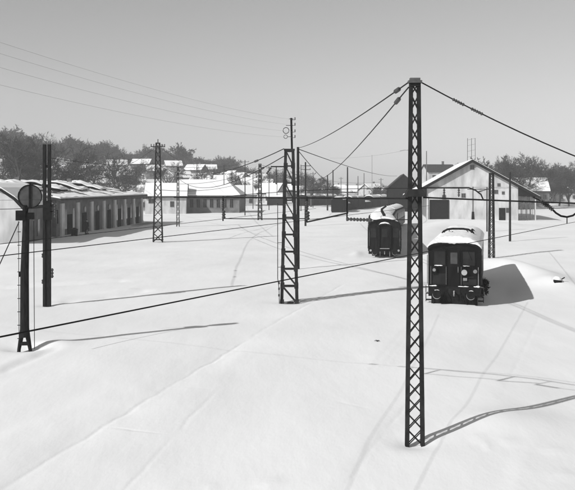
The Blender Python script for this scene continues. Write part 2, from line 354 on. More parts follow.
MB().box(-.4, .4, -4.64, -4.57, .9, 2.7).build('window', 'glass', annex)

# warehouse at right
wa = R(90-7)
ware = house('goods_warehouse', 'large pale goods warehouse with a wide snowy gable roof behind the locomotive', 'warehouse', (35+17*.12-.3, 154+17, 0), wa, 34, 16.8, 4.2, 11.15, 'plaster_w', side=4.0, over=.8, chim=False, snow=.08)
hx = 17
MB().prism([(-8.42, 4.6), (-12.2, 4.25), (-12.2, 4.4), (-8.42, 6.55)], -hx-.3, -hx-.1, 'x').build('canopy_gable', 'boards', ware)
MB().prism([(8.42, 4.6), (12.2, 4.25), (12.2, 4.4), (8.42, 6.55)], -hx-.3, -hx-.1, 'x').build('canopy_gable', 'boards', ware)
b = MB()
for s_ in (-1, 1): b.prism([(s_*12.45, 3.85), (0, 10.8), (0, 11.36), (s_*12.45, 4.38)], -hx-.95, -hx-.82, 'x')
b.build('bargeboard', 'black', ware)
for k in range(7):
    x = -hx+.4+k*5.2; MB().box(x-.09, x+.09, -11.7, -11.5, -1, 4.7).build('canopy_post', 'pil' if k else 'plaster_w', ware)
for k in range(9):
    y = -8.9-k*.32; MB().box(-hx+.5, -hx+.56, y-.05, y+.05, -.6, 3.2).build('fence_pale', 'steel_grey', ware)
MB().box(-hx+.45, -hx+.5, -11.6, -8.5, 3.0, 3.12).build('fence_rail', 'steel_grey', ware)
MB().box(-hx-.04, -hx+.02, -6.1, -4.9, -1, 2.3).build('door', 'boards', ware)
g_ = MB().box(-hx-.05, -hx+.02, 4.5, 7.7, -1, 3.6).build('gateway_shade_panel', 'black', ware)  # near-black slab painted as the unlit interior of an open gateway
MB().box(-hx-.16, -hx-.04, 4.3, 4.5, -1, 3.8).box(-hx-.16, -hx-.04, 7.7, 7.9, -1, 3.8).box(-hx-.16, -hx-.04, 4.5, 7.7, 3.6, 3.8).build('gate_frame', 'boards', g_)
for y in (8.3, 9.4): MB().box(-hx-.2, -hx-.02, y-.14, y+.14, -1, 4.4).build('pier', 'pil', ware)
MB().box(-hx-.04, -hx+.02, -6.7, -6.2, 1.4, 2.3).build('window', 'glass', ware)
for y, z, a in ((-4.9, 6.6, .35), (-4.4, 5.3, .45), (-5.7, 5.1, .3), (0, 9.9, .5), (1.6, 4.6, .5), (5.2, 4.3, .45)):
    window(ware, 'l', hx, 8.4, y, z, a*1.3, a*1.4)
MB().box(-hx-.10, -hx+.01, -8.4, 8.4, 6.05, 6.25).build('string_course', 'plaster', ware)

house('station_shed', 'dark roofed shed with an open gable left of the lattice mast', 'shed', (P(408, 205)[0], 216, 0), R(84), 24, 7.6, 4.6, 9.3, 'boards', side=1.6, snow=0, chim=False)
house('white_villa', 'white villa with a low dark roof rising behind the warehouse', 'house', P(438, 262), R(8), 9, 8, 10.8, 13.2, 'plaster_w', wins=[('f', -2.6, 9.2, 1, 1.4), ('f', 0, 9.2, 1, 1.4), ('f', 2.6, 9.2, 1, 1.4), ('f', -2.6, 5.5, 1, 1.4), ('f', 2.6, 5.5, 1, 1.4)], snow=0)
house('snow_roofed_house', 'house with a bright snow covered roof right of the warehouse gable', 'house', P(529, 232), R(-6), 9.5, 8, 4.7, 8.3, 'grey', wins=[('f', 1.5, 3.4, 1, 1.3), ('f', 3.5, 3.4, 1, 1.3)], chim=False, snow=.3)
house('goods_shed', 'long low shed with a hipped snowy roof in the middle left distance', 'shed', (P(207, 203)[0]-.5, 203, 0), R(-3), 18.5, 13, 3.9, 7.6, 'grey', wins=[('f', -5.4+i*1.6, 2.3, .75, 2.0, 'grey', 'black') for i in range(9)], hip=4.2, side=.9, chim=False)
house('white_outbuilding', 'white outbuilding with a dark small window beyond the end of the hall', 'building', (P(163, 190)[0], 196, 0), R(5), 9.5, 9, 3.8, 6.7, 'plaster_w', wins=[('f', -3.2, 2.9, 1.4, .9), ('f', 1.5, 2.2, .8, 1.2)], side=.7)
V = 'village houses on the snowy hillside'
vil = [
 (190, 262, 7.5, 7, 4.6, 7.6, 'plaster_w', 10, 'tall white house with dark windows right of the distant lattice mast'),
 (137, 250, 9, 7, 3.2, 6.4, 'plaster', -12, 'cottage with a broad white roof left of the distant lattice mast'),
 (120, 240, 7, 7, 3.0, 5.6, 'plaster_w', 15, 'small white cottage just above the far end of the hall roof'),
 (97, 300, 9, 7, 3.6, 6.6, 'plaster_w', 20, 'white cottage half hidden in trees above the hall roof'),
 (84, 275, 8, 7, 3.4, 6.0, 'plaster', -20, 'grey cottage among bare trees above the middle of the hall'),
 (26, 250, 9, 7, 3.6, 6.8, 'plaster', 10, 'cottage behind bare trees above the white gable annex'),
 (60, 255, 7, 6, 3.2, 5.9, 'plaster_w', 60, 'little white cottage behind the pair of dark posts'),
 (170, 330, 8, 7, 4.5, 8.0, 'plaster_w', 75, 'narrow white gabled house high on the wooded slope'),
 (226, 300, 9, 8, 4.6, 8.0, 'plaster_w', -15, 'pale house above the right end of the long low shed'),
 (240, 255, 8, 7, 3.3, 6.2, 'plaster', 20, 'low grey house right behind the long low shed'),
 (252, 310, 9, 7, 4.4, 7.4, 'plaster', 5, 'pale house behind the slim lattice mast in the distance'),
 (272, 280, 8, 7, 3.6, 6.8, 'plaster_w', -30, 'white house just left of the middle lattice mast'),
 (318, 330, 10, 8, 3.9, 6.6, 'plaster', 12, 'pale house far behind the row of open wagons'),
 (352, 360, 10, 8, 3.9, 6.4, 'plaster_w', -10, 'far white house above the boxcar roofs'),
 (372, 340, 8, 8, 4.6, 7.4, 'plaster', 40, 'far pale house left of the dark shed roof'),
 (566, 300, 8, 7, 3.4, 6.0, 'plaster', -8, 'small house among the bare trees at the right edge'),
 (150, 290, 8, 7, 3.4, 6.2, 'plaster', 35, 'grey walled cottage behind the distant lattice mast'),
 (108, 330, 8, 6, 3.2, 5.6, 'plaster', 10, 'small pale house on the slope above the third roof monitor'),
 (130, 345, 7, 6, 3.4, 5.8, 'plaster_w', -25, 'white house in a clearing left of the mast crossarm'),
 (155, 370, 8, 7, 3.6, 6.2, 'grey', 15, 'grey house high on the slope directly behind the tall slim mast'),
 (181, 345, 8, 6, 3.2, 6.0, 'plaster', 30, 'pale cottage just above the slimmest lattice mast'),
 (203, 330, 9, 7, 3.4, 6.4, 'grey', -20, 'dark walled cottage above the ridge of the low shed'),
 (214, 355, 7, 6, 3.4, 5.8, 'plaster_w', 5, 'little white house on the slope above the low shed'),
 (229, 380, 8, 7, 3.6, 6.2, 'plaster', -35, 'pale house near the top of the right hand slope'),
 (246, 345, 9, 7, 3.4, 6.0, 'grey', 25, 'dark cottage behind the thin crossarm pole'),
 (264, 350, 8, 7, 3.4, 6.2, 'plaster_w', -5, 'white cottage behind the slim far lattice mast'),
 (282, 330, 8, 6, 3.4, 5.8, 'grey', 12, 'dark cottage just behind the middle lattice mast'),
 (297, 350, 7, 6, 3.2, 5.4, 'plaster', -12, 'small pale house behind the dark pole next to the middle mast'),
 (335, 385, 9, 7, 3.8, 6.4, 'grey', 8, 'dark house far behind the boxcar rows'),
 (70, 345, 8, 7, 3.4, 6.0, 'plaster_w', 22, 'white house high among the trees right of the twin post'),
 (15, 300, 8, 7, 3.6, 6.2, 'plaster_w', -18, 'white house in the trees near the left edge'),
 (46, 330, 8, 7, 3.6, 6.2, 'plaster', 10, 'pale house high in the trees behind the twin post'),
 (222, 262, 7, 6, 3.4, 5.8, 'grey', -8, 'dark cottage close behind the right half of the low shed'),
 (80, 320, 8, 6, 4.2, 6.6, 'plaster_w', 5, 'white house glimpsed over the second roof monitor'),
 (93, 350, 8, 6, 4.4, 6.8, 'plaster', -15, 'pale house high above the second roof monitor'),
 (117, 380, 9, 7, 4.6, 7.2, 'plaster_w', 12, 'white house near the wood above the third roof monitor'),
 (142, 400, 9, 7, 4.6, 7.0, 'grey', -6, 'grey house at the wood edge left of the tall slim mast'),
 (173, 400, 8, 7, 4.6, 7.2, 'plaster_w', 18, 'white house at the wood edge right of the tall slim mast'),
 (196, 385, 9, 7, 4.2, 6.8, 'grey', -22, 'grey house high on the slope above the tall white house'),
 (208, 400, 8, 7, 4.4, 6.8, 'plaster', 9, 'pale house at the wood edge above the low shed'),
 (238, 370, 8, 7, 4.2, 6.6, 'plaster_w', -30, 'white house on the upper slope left of the thin crossarm pole'),
 (257, 395, 9, 7, 4.2, 6.8, 'plaster', 14, 'pale house on the upper slope left of the middle mast'),
 (160, 240, 6, 6, 3.2, 5.6, 'grey', 20, 'dark low cottage right behind the white outbuilding'),
]
for px, D, a, b_, e, r_, wm, rot, lb in vil:
    house('village_house', lb, 'house', P(px, D, -.4), R(rot), a, b_, e, r_, wm, wins=[('f', -a*.28, e*.55, .9, 1.2), ('f', a*.02, e*.55, .9, 1.2), ('f', a*.3, e*.55, .9, 1.2), ('l', 0, e*.55, .9, 1.2)], group=V)
# small hut with snow on its roof behind the mast
house('signal_hut', 'small dark hut with a thick snow roof seen left of the middle mast', 'hut', P(275, 262), R(0), 5, 4, 2.4, 3.3, 'boards', chim=False, snow=.5)

# ------------------------------------------------------------------ masts and poles
def lattice(name, label, cat, loc, Ht, wb, wt, leg, br, n, style='X', rz=0, legm='steel', depth=1.0, group=None, ramp=None, bury=.6):
    t = thing(name, label, cat, loc, rz, group)
    ww = lambda z: wb+(wt-wb)*max(0, z)/Ht
    for sx in (-1, 1):
        for sy in (-1, 1):
            m_ = MB(); z0, z1 = -bury, Ht
            a = Vector((sx*ww(z0)/2, sy*ww(z0)/2*depth, z0)); c = Vector((sx*ww(z1)/2, sy*ww(z1)/2*depth, z1))
            # angle iron: two flanges
            th = leg*.22
            m_.beam(a-Vector((sx*leg/2, 0, 0)), c-Vector((sx*leg/2, 0, 0)), leg, th)
            fl = min(leg, wt*depth*.8+.004); o = Vector((0, -sy*(fl/2+th/2), 0)); m_.beam(a+o, c+o, th, fl)
            m_.build('leg', legm, t)
    m_ = MB(); H_ = Ht/n
    for sy in (-1, 1):
        for i in range(n):
            z0 = i*H_+.05; z1 = (i+1)*H_+.05-(.1 if i == n-1 else 0); w0 = ww(z0)/2-leg*.5; w1 = ww(z1)/2-leg*.5
            y0 = sy*(ww(z0)/2*depth+br*.2); y1 = sy*(ww(z1)/2*depth+br*.2); e = br*.30*sy
            if style == 'X':
                m_.beam((-w0, y0, z0), (w1, y1, z1), br, br*.3); m_.beam((w0, y0+e, z0), (-w1, y1+e, z1), br, br*.3)
            elif style == 'Z':
                s_ = 1 if i % 2 else -1; m_.beam((-s_*w0, y0, z0), (s_*w1, y1, z1), br, br*.3)
            else:
                m_.beam((w0, y0, z0), (-w1, y1, z1), br, br*.3); m_.beam((-w0-leg*.4, y0+e, z0), (w0+leg*.4, y0+e, z0), br*1.15, br*.3)
        m_.beam((-wt/2, sy*(wt/2*depth+br*.5), Ht-.06), (wt/2, sy*(wt/2*depth+br*.5), Ht-.06), .12, .03)
    for sx in (-1, 1):
        for i in range(n):
            z0 = i*H_+.05; z1 = (i+1)*H_+.05-(.1 if i == n-1 else 0); w0 = ww(z0)/2*depth-leg*.5; w1 = ww(z1)/2*depth-leg*.5
            x0 = sx*(ww(z0)/2+br*.2); x1 = sx*(ww(z1)/2+br*.2); s_ = 1 if i % 2 else -1
            m_.beam((x0, -s_*w0, z0), (x1, s_*w1, z1), br, br*.3, up=(1, 0, 0))
    if style == 'N':
        for sy in (-1, 1):
            for i in range(n):
                z0 = i*H_+.05; w0 = ww(z0)/2
                for sx in (-1, 1):
                    y0 = sy*(ww(z0)/2*depth+br*.5); x0 = sx*(w0-leg*.5); m_.box(min(x0-sx*.12, x0+sx*.1), max(x0-sx*.12, x0+sx*.1), min(y0, y0+sy*.012), max(y0, y0+sy*.012), z0-.12, z0+.16)
                    for q_ in (-.07, .0, .08): m_.tube([(x0, y0, z0+q_), (x0, y0+sy*.03, z0+q_)], .018, 6)
    m_.build('bracing', legm, t)
    return t
# near mast
M1 = Vector((3.04, 19.6, 0)); z1 = H(M1.x, M1.y)
m1 = lattice('lattice_mast', 'tall near lattice mast with crossed bracing standing in snow right of centre', 'mast', (M1.x, M1.y, z1), 8.75, .46, .255, .085, .026, 23, 'X', 0, 'steel', .22)
c = MB(); k = [(-.15, -.1, 6.17), (.15, -.1, 6.17), (.15, .1, 6.17), (-.15, .1, 6.17), (-.26, -.2, 5.99), (.26, -.2, 5.99), (.26, .2, 5.99), (-.26, .2, 5.99)]
k = [(x*1.1, y*1.1, z) for x, y, z in k[:4]]+k[4:]
c.add(k, [(0, 1, 2, 3), (7, 6, 5, 4), (0, 4, 5, 1), (1, 5, 6, 2), (2, 6, 7, 3), (3, 7, 4, 0)]); c.build('clamp_collar', 'steel', m1)
MB().box(-.16, .16, -.1, .1, 8.70, 8.76).box(-.12, .12, -.08, .08, 8.76, 8.82).build('head_plate', 'steel_grey', m1)
# bracket pipe right of the near mast
c = MB(); pts = [(.14, 0, 6.2)]+[(.14+x, 0, 6.2) for x in (.4, .8, 1.15)]+[(1.45, 0, 6.14), (1.58, 0, 6.04), (1.64, 0, 5.9)]
c.tube(pts, .018, 8); c.tube([(.7, 0, 6.2), (.7, 0, 5.98)], .012); c.tube([(1.05, 0, 6.2), (1.05, 0, 5.98)], .012)
br = c.build('bracket_pipe', 'steel', m1)
insul(MB(), (.7, 0, 6.17), (.7, 0, 6.0), .03, 3).build('insulator', 'porc', br); insul(MB(), (1.05, 0, 6.17), (1.05, 0, 6.0), .03, 3).build('insulator', 'porc', br)
# its opposite number beyond the right edge carries the other end of the span
m1b = lattice('lattice_mast', 'lattice mast beyond the right edge of the view carrying the cross span', 'mast', (33, 20.5, H(33, 20.5)), 8.75, .46, .255, .085, .026, 23, 'X', 0, 'steel', .22)

# middle mast
M2 = Vector((.1, 43.9, 0)); z2 = H(M2.x, M2.y)
m2 = lattice('lattice_mast', 'sturdy middle lattice mast with parallel diagonal bracing and an aerial on top', 'mast', (M2.x, M2.y, z2), 8.25, .95, .50, .135, .062, 9, 'N', 0, 'steel', .5)
c = MB().box(-.29, .29, -.17, .17, 8.2, 8.3); c.build('head_plate', 'steel', m2)
c = MB().tube([(.14, 0, 8.2), (.10, 0, 9.95)], .055, 8)
c.tube([(-.02, 0, 9.9), (.22, 0, 9.9)], .018); c.tube([(-.18, 0, 9.55), (.12, 0, 9.55)], .015)
a = [(.0-.18+.16*math.cos(q*math.pi/6), 0, 9.28+.16*math.sin(q*math.pi/6)) for q in range(13)]; c.tube(a, .018, 5, False)
a = [(.0-.2+.1*math.cos(q*math.pi/6), 0, 8.95+.1*math.sin(q*math.pi/6)) for q in range(13)]; c.tube(a, .014, 5, False); c.tube([(-.1, 0, 8.95), (.12, 0, 8.95)], .014)
for z in (9.85, 9.55, 9.2, 8.9): c.tube([(.1, 0, z), (.32, 0, z+.0)], .012)
pl = c.build('aerial_pole', 'black', m2)
for z in (9.85, 9.55, 9.2, 8.9): insul(MB(), (.30, 0, z), (.30, 0, z+.14), .035, 3).build('insulator', 'porc', pl)
c = MB().tube([(-.25, 0, 7.35), (-1.0, 0, 7.35)], .04, 6); c.tube([(-.7, 0, 7.35), (-.7, 0, 6.75)], .025); arm = c.build('bracket_arm', 'steel', m2)
insul(MB(), (-.98, 0, 7.3), (-1.22, 0, 6.95), .07, 4).build('insulator', 'porc', arm); insul(MB(), (-.7, 0, 6.9), (-.7, 0, 6.4), .06, 4).build('insulator', 'porc', arm)
c = MB().tube([(-.62, -.3, 5.4), (-.62, -.3, 1.4), (-.55, -.35, .9), (-.53, -.35, -.2)], .022, 6)
for z in (4.6, 3.3, 2.0, 5.3): c.tube([(-.62, -.3, z), (-.25, -.3, z)], .015)
for z in (1.1, .8, .45): c.tube([(-.55, -.35, z), (-.55, -.35, z+.12)], .05)
c.build('conduit', 'steel', m2)

# distant lattice masts
m3 = lattice('lattice_mast', 'tall slim lattice mast with a crossarm of insulators in front of the white outbuilding', 'mast', (-14.6, 92.5, H(-14.6, 92.5)), 11.2, 1.15, .5, .13, .07, 12, 'X', R(10), 'steel', .8)
c = MB().beam((-.8, 0, 10.75), (.8, 0, 10.75), .1); c.tube([(0, 0, 11.2), (0, 0, 11.6)], .05); arm = c.build('crossarm', 'steel', m3)
for x in (-.75, -.45, .45, .75): insul(MB(), (x, 0, 10.8), (x, 0, 11.05), .07, 3).build('insulator', 'porc', arm)
MB().beam((-.6, -.5, .3), (.6, -.5, .3), .12).build('foot_rail', 'steel', m3); MB().beam((-.58, -.48, 1.6), (.58, -.48, 1.6), .1).build('foot_rail', 'steel', m3)
lattice('lattice_mast', 'very slim lattice mast right of the taller one, in front of the low shed', 'mast', P(178, 127), 9.2, .5, .3, .09, .05, 12, 'X', R(10), 'steel', .8)
lattice('lattice_mast', 'slim lattice mast far back between the low shed and the middle mast', 'mast', P(260, 154), 10.6, .85, .5, .15, .08, 11, 'X', R(-5), 'steel', .8)
m6 = lattice('lattice_mast', 'slim lattice mast standing in front of the warehouse gable', 'mast', P(491.5, 72.7), 7.55, .52, .38, .085, .04, 15, 'X', R(6), 'steel', .8)
c = MB().tube([(-.15, 0, 6.1), (-2.2, 0, 6.1)], .03); c.build('bracket_arm', 'steel', m6)

def pole(label, px, top, D, r, m='tar', arms=(), name='pole', cat='pole', lean=0, group=None):
    p = P(px, D); hgt_ = CZ+(HY-top)*D/F-p[2]
    t = thing(name, label, cat, p, 0, group)
    MB().tube([(0, 0, -.6), (lean*.5, 0, hgt_*.5), (lean, 0, hgt_)], [r, r*.9, r*.72], 8).build('shaft', m, t)
    for dz, half in arms:
        z = hgt_-dz; a = MB().beam((-half, -.02, z), (half, -.02, z), .09).build('crossarm', m, t)
        for x in (-half*.9, half*.9): insul(MB(), (x, -.02, z+.04), (x, -.02, z+.24), .05, 3).build('insulator', 'porc', a)
    return t
pole('plain dark pole close behind the middle lattice mast', 298, 147, 62, .13)
pole('telegraph pole with short crossarms just right of the middle mast', 305.5, 162, 130, .16, arms=((.6, .8), (1.2, .8)))
pole('short dark pole right of the telegraph pole in the distance', 327.5, 175, 215, .22)
pole('slender dark pole between the short pole and the boxcar', 333, 170, 230, .2)
pole('thick dark pole standing behind the nearest boxcar', 347.5, 167, 190, .2)
pole('thin pale pole above the boxcar row', 358, 176, 260, .16, 'steel_grey')
pole('tall hair thin pale pole above the curve of boxcars', 372, 155, 250, .11, 'phone')
t = pole('tall pale lamp post with a long arm beside the near mast', 410, 149, 180, .12, 'phone', name='lamp_post', cat='lamp post')
MB().tube([(0, 0, 14.2), (-1.3, 0, 14.3), (-2.2, 0, 14.1)], .07).build('lamp_arm', 'phone', t)
pole('thin pole above the warehouse eave right of the near mast', 426.5, 151, 190, .14, 'steel_grey')
pole('dark pole in front of the right part of the warehouse', 510, 172, 94, .14, 'steel')
pole('thin post right beside the lattice mast before the warehouse', 487, 187, 113, .10, 'steel')
pole('thin pole far back left of the slim far lattice mast', 245, 160, 182, .12, 'steel', arms=((.4, .9),))
pole('short pole with crossarm beyond the low shed', 197, 163, 245, .14, 'tar', arms=((.6, 1.1),))
pole('slender pole near the middle of the far village', 232, 170, 240, .14, 'tar')
for px, top, D, lb in ((253, 168, 230, 'slender pole left of the slim far lattice mast'), (269, 166, 215, 'slender pole right of the slim far lattice mast'), (313, 172, 240, 'slender pole just right of the telegraph pole'),
    (320, 178, 270, 'short thin pole above the farther goods row'), (341, 177, 280, 'thin short pole left of the thick dark pole'), (364, 173, 245, 'slender pole above the open wagons'), (381, 178, 260, 'thin pole near the left eave of the dark shed'),
    (213, 173, 235, 'thin pole behind the low shed ridge'), (167, 172, 235, 'thin pole right of the tall slim mast'), (136, 168, 230, 'thin pole beyond the far end of the hall roof'), (110, 166, 235, 'thin pole above the hall roof among the trees'), (224, 165, 200, 'slim dark pole just above the left dropper'), (236, 171, 270, 'short pole between the low shed and the thin crossarm pole'), (283, 168, 240, 'thin pole just left of the middle lattice mast'), (277, 174, 260, 'short pole above the snow roofed hut'), (301, 166, 210, 'slender pole between the middle mast and the telegraph pole'), (207, 176, 285, 'very short pole behind the low shed roof')):
    pole(lb, px, top, D, .11, 'tar', arms=((.5, .7),) if px % 2 else ())
# twin radio mast behind the warehouse
t = thing('radio_mast', 'pale skeletal radio mast rising behind the warehouse ridge', 'mast', P(471, 215))
for x in (-1, 0.15, 1.2):
    MB().tube([(x, 0, -.5), (x*.9, 0, 19.0 if x else 19)], .07, 5).build('leg', 'steel_grey', t)
c = MB()
for i in range(6): c.beam((-1, 0, 11+i*1.5), (1.2, 0, 11.5+i*1.5), .05)
c.build('bracing', 'steel_grey', t)

# switch-lever post hanging low in front of the warehouse
t = thing('short_signal_post', 'thin signal post with a thick dark foot in front of the warehouse wall', 'post', P(473, 128))
MB().tube([(0, 0, .8), (0, 0, 5.1)], .07).build('shaft', 'steel', t); MB().tube([(0, 0, -.4), (0, 0, 1.2)], [.28, .18], 8).build('foot', 'black', t)

# pair of dark posts at left
D = 42.4; bx = (47-CX)*D/F
t = thing('twin_post', 'pair of tall dark uprights bolted together in front of the hall', 'post', (bx, D, H(bx, D)))
for x in (-.125, .125): MB().box(x-.065, x+.065, -.1, .1, -.6, 8.4).build('upright', 'tar', t)
c = MB()
for z in (.9, 1.7, 2.6, 3.4, 4.3, 5.2, 6.2, 7.2): c.box(-.2, .2, -.06, .06, z, z+.14)
c.build('spacer', 'black', t)
MB().box(-.055, .055, -.05, .05, -.6, 5.2).build('infill', 'tar', t)
MB().box(-.17, .20, -.16, .16, 4.5, 5.5).build('box', 'black', t)
a = MB().tube([(.1, 0, 4.9), (.55, 0, 5.0), (.55, 0, 4.3)], .03); a = a.build('bracket_arm', 'black', t)
insul(MB(), (.42, 0, 5.3), (.42, 0, 4.6), .07, 5).build('insulator', 'porc', a)
for z in (1.2, 2.55, 6.15): insul(MB(), (-.24, 0, z), (-.24, 0, z+.22), .05, 2).build('insulator', 'porc', t)
insul(MB(), (.27, 0, 1.5), (.27, 0, 2.0), .08, 3).build('insulator', 'porc', t)
for z in (5.75, 5.95): MB().tube([(-.3, 0, z), (.3, 0, z)], .035).build('crosspiece', 'rim', t)

# disc signal at left
D = 30.8; bx = (24.6-CX)*D/F
t = thing('disc_signal', 'disc signal on a thick dark post with splayed feet at the left edge', 'signal', (bx, D, H(bx, D)+.05), R(8))
MB().tube([(0, 0, .55), (0, 0, 3.0), (.06, 0, 5.1)], [.17, .155, .12], 10).build('post', 'tar', t)
for s_ in (-1, 1):
    MB().tube([(s_*.06, 0, .9), (s_*.20, 0, .1), (s_*.24, 0, -.4)], [.11, .07, .07], 6).build('foot', 'tar', t)
MB().box(-.16, .16, -.1, .1, .25, .36).build('foot_plate', 'tar', t)
d = MB().tube([(.2, -.02, 5.83), (.2, .03, 5.83)], .43, 32).build('disc', 'disc', t)
a = [(.2+.43*math.cos(q*math.pi/16), -.03, 5.83+.43*math.sin(q*math.pi/16)) for q in range(33)]; MB().tube(a, .022, 6, False).build('disc_rim', 'black', d)
MB().tube([(.06, .06, 5.0), (.2, .06, 6.35)], .035).build('spindle', 'black', t)
MB().box(.16, .24, -.06, -.03, 5.42, 6.24).build('disc_strap', 'black', d)
MB().box(-.30, .06, -.16, .16, 4.93, 5.30).build('lamp_box', 'black', t); MB().box(.07, .34, -.12, .12, 4.97, 5.22).build('mechanism_box', 'black', t)
MB().tube([(.02, 0, 5.25), (.02, 0, 5.5)], .08, 8).build('chimney', 'black', t)
MB().tube([(.33, 0, 4.9), (.36, 0, .1)], .014).build('pull_wire', 'wire', t)
c = MB().tube([(-.22, 0, 4.9), (-.20, 0, .15)], .012)
for i in range(9): c.tube([(-.26, 0, .5+i*.5), (-.14, 0, .5+i*.5)], .016)
c.build('step_wire', 'steel', t)
for z in (2.9,): MB().tube([(-.2, 0, z), (.0, 0, z)], .09, 8).build('bolt', 'black', t)

# ------------------------------------------------------------------ wires
def wire(label, a, b, r=.012, sag=0.0, ins=(), m='wire', name='overhead_wire', cat='wire', n=24, up=None, group=None, ir=.06, il=.5):
    a = Vector(a); b = Vector(b); pts = []
    L = (b-a).length
    fn = lambda s_: a.lerp(b, s_)-Vector((0, 0, 4*sag*s_*(1-s_)))
    o = MB().tube([fn(i/n)-a for i in range(n+1)], r, 6).build(name, m); o.location = a
    tag(o, label, cat, group)
    for q in ins:
        p = fn(q)-a; d = (fn(min(1, q+.01))-fn(max(0, q-.01))).normalized()
        insul(MB(), p-d*il/2, p+d*il/2, ir, 5).build('insulator', 'porc', o)
    return o
T1 = Vector((3.04, 19.6, z1))
M1T = T1+Vector((0, 0, 8.74)); M2T = Vector((M2.x, M2.y, z2+8.3)); M3T = Vector((-14.6, 92.5, 10.4))
P297 = W(298, 148, 62); P305 = W(305.5, 175, 130)
wire('upper span wire from the near mast head to the pole behind the middle mast', M1T+Vector((-.15, 0, -.02)), P297, .017, .25, (.035,), il=.55, name='span_wire')
wire('lower span wire slanting from the near mast head towards the far left', M1T+Vector((-.15, 0, -.14)), P305, .018, 1.5, (.018,), name='span_wire', il=.7)
wire('span wire falling from the near mast head to the right edge', M1T+Vector((.15, 0, -.02)), (33, 20.5, z1+8.6), .017, 4.0, (.03, .045), name='span_wire', n=50, ir=.045, il=.32)
cu = Vector((-5.34, 2.5, 0)); CP = lambda t_, z: Vector((3.04, 19.6, z))+cu*t_      # plane of the cross span left of the near mast
def onspan(px, py):
    k_ = (px-CX)/F; t_ = (3.04-k_*19.6)/(5.34+k_*2.5); v = CP(t_, 0); v.z = CZ-(py-HY)*v.y/F; return v
wire('thick horizontal cross wire running left from the near mast past the middle mast', onspan(410, 198.4), onspan(174, 197.2), .022, .0, (), name='cross_wire', n=30)
wire('thin far left continuation of the cross wire over the hall', onspan(174, 197.2), CP(6.2, 5.7), .005, .12, (.03,), name='cross_wire', n=30, ir=.04, il=.3)
q_ = CP(6.2, 0); pole('dark pole beyond the left edge that carries the cross wire', CX+F*q_.x/q_.y, 187-6, q_.y, .14)
wire('thick horizontal cross wire running right from the near mast', T1+Vector((.2, 0, 5.97)), (32.8, 20.5, z1+5.7), .022, .25, (), name='cross_wire', n=40)
wire('thin wire above the thick cross wire left of the near mast', onspan(411, 188.3), onspan(226, 196.4), .009, -.06, (), name='cross_wire', n=30)
wire('thin wire from the bracket pipe to the lattice mast before the warehouse', T1+Vector((1.5, 0, 6.1)), W(490, 188, 72.5), .014, .02, ())
# insulated droppers on the cross wire
def dropper(label, px, y0, y1, r=.05):
    o_ = onspan(px, y0); D = o_.y; t = thing('dropper', label, 'dropper', o_); L = (y1-y0)*D/F
    MB().tube([(0, 0, .03), (0, 0, -L)], .02, 6).build('rod', 'black', t)
    insul(MB(), (0, 0, -L*.15), (0, 0, -L*.5), r, 4).build('insulator', 'porc', t); insul(MB(), (.02, 0, -L*.55), (.02, 0, -L*.9), r*1.15, 3).build('insulator', 'porc', t)
    return t
dropper('dark insulated dropper hanging from the cross wire left of the middle mast', 223, 197.5, 221)
dropper('dark insulated dropper hanging from the cross wire right of the middle mast', 307, 197.5, 222.5)
A = onspan(223, 218.5); B = onspan(307, 218.5); C_ = onspan(346, 213.5); C2 = onspan(347, 219)
wire('steady wire strung between the two insulated droppers', A, B, .013, .01, (), name='steady_wire')
wire('steady wire rising right from the right dropper', onspan(307, 222), C_, .022, .0, (), name='steady_wire')
wire('steady wire with dark insulators reaching the near mast', C2, onspan(409, 219.5), .012, .02, (.12, .28), name='steady_wire', ir=.05, il=.42)
t = thing('dropper', 'short dropper at the right end of the rising steady wire', 'dropper', onspan(347, 198)); MB().tube([(0, 0, 0), (0, 0, -.57)], .02).build('rod', 'black', t)
# contact wires running along the tracks
def line(label, pa, pb, z, r, ext=(0, 0), **k):
    f = lambda p: Vector(((p[0]-CX)*(CZ-z)/(p[1]-HY), F*(CZ-z)/(p[1]-HY), z))
    a, b = f(pa), f(pb); d = b-a
    return wire(label, a-d*ext[0], b+d*ext[1], r, 0, **k)
line('nearest contact wire slanting across the whole foreground', (0, 337), (575, 222), 5.3, .0058, (.12, .6), name='contact_wire', n=2)
line('second contact wire crossing in front of the left post feet and the middle mast', (0, 256), (392, 210), 5.3, .007, (.2, .35), name='contact_wire', n=2)
line('farthest contact wire skimming the foot of the long hall', (0, 244), (284, 212), 5.3, .006, (.2, .3), name='contact_wire', n=2)
# telephone wires high at left
pT = M2T+Vector((.25, 0, 0))
for (y0, z, lb) in ((41, 9.85, 'highest pale telephone wire in the upper left sky'), (53, 9.55, 'second highest pale telephone wire in the sky'),
                    (68, 9.2, 'third pale telephone wire down in the sky'), (87, 8.9, 'lowest pale telephone wire in the upper left sky')):
    a = W(-40, y0-12, 19); b = Vector((M2.x+.3, M2.y, z2+z)); wire(lb, a, b, .0028, .28, (), 'phone', name='telephone_wire')
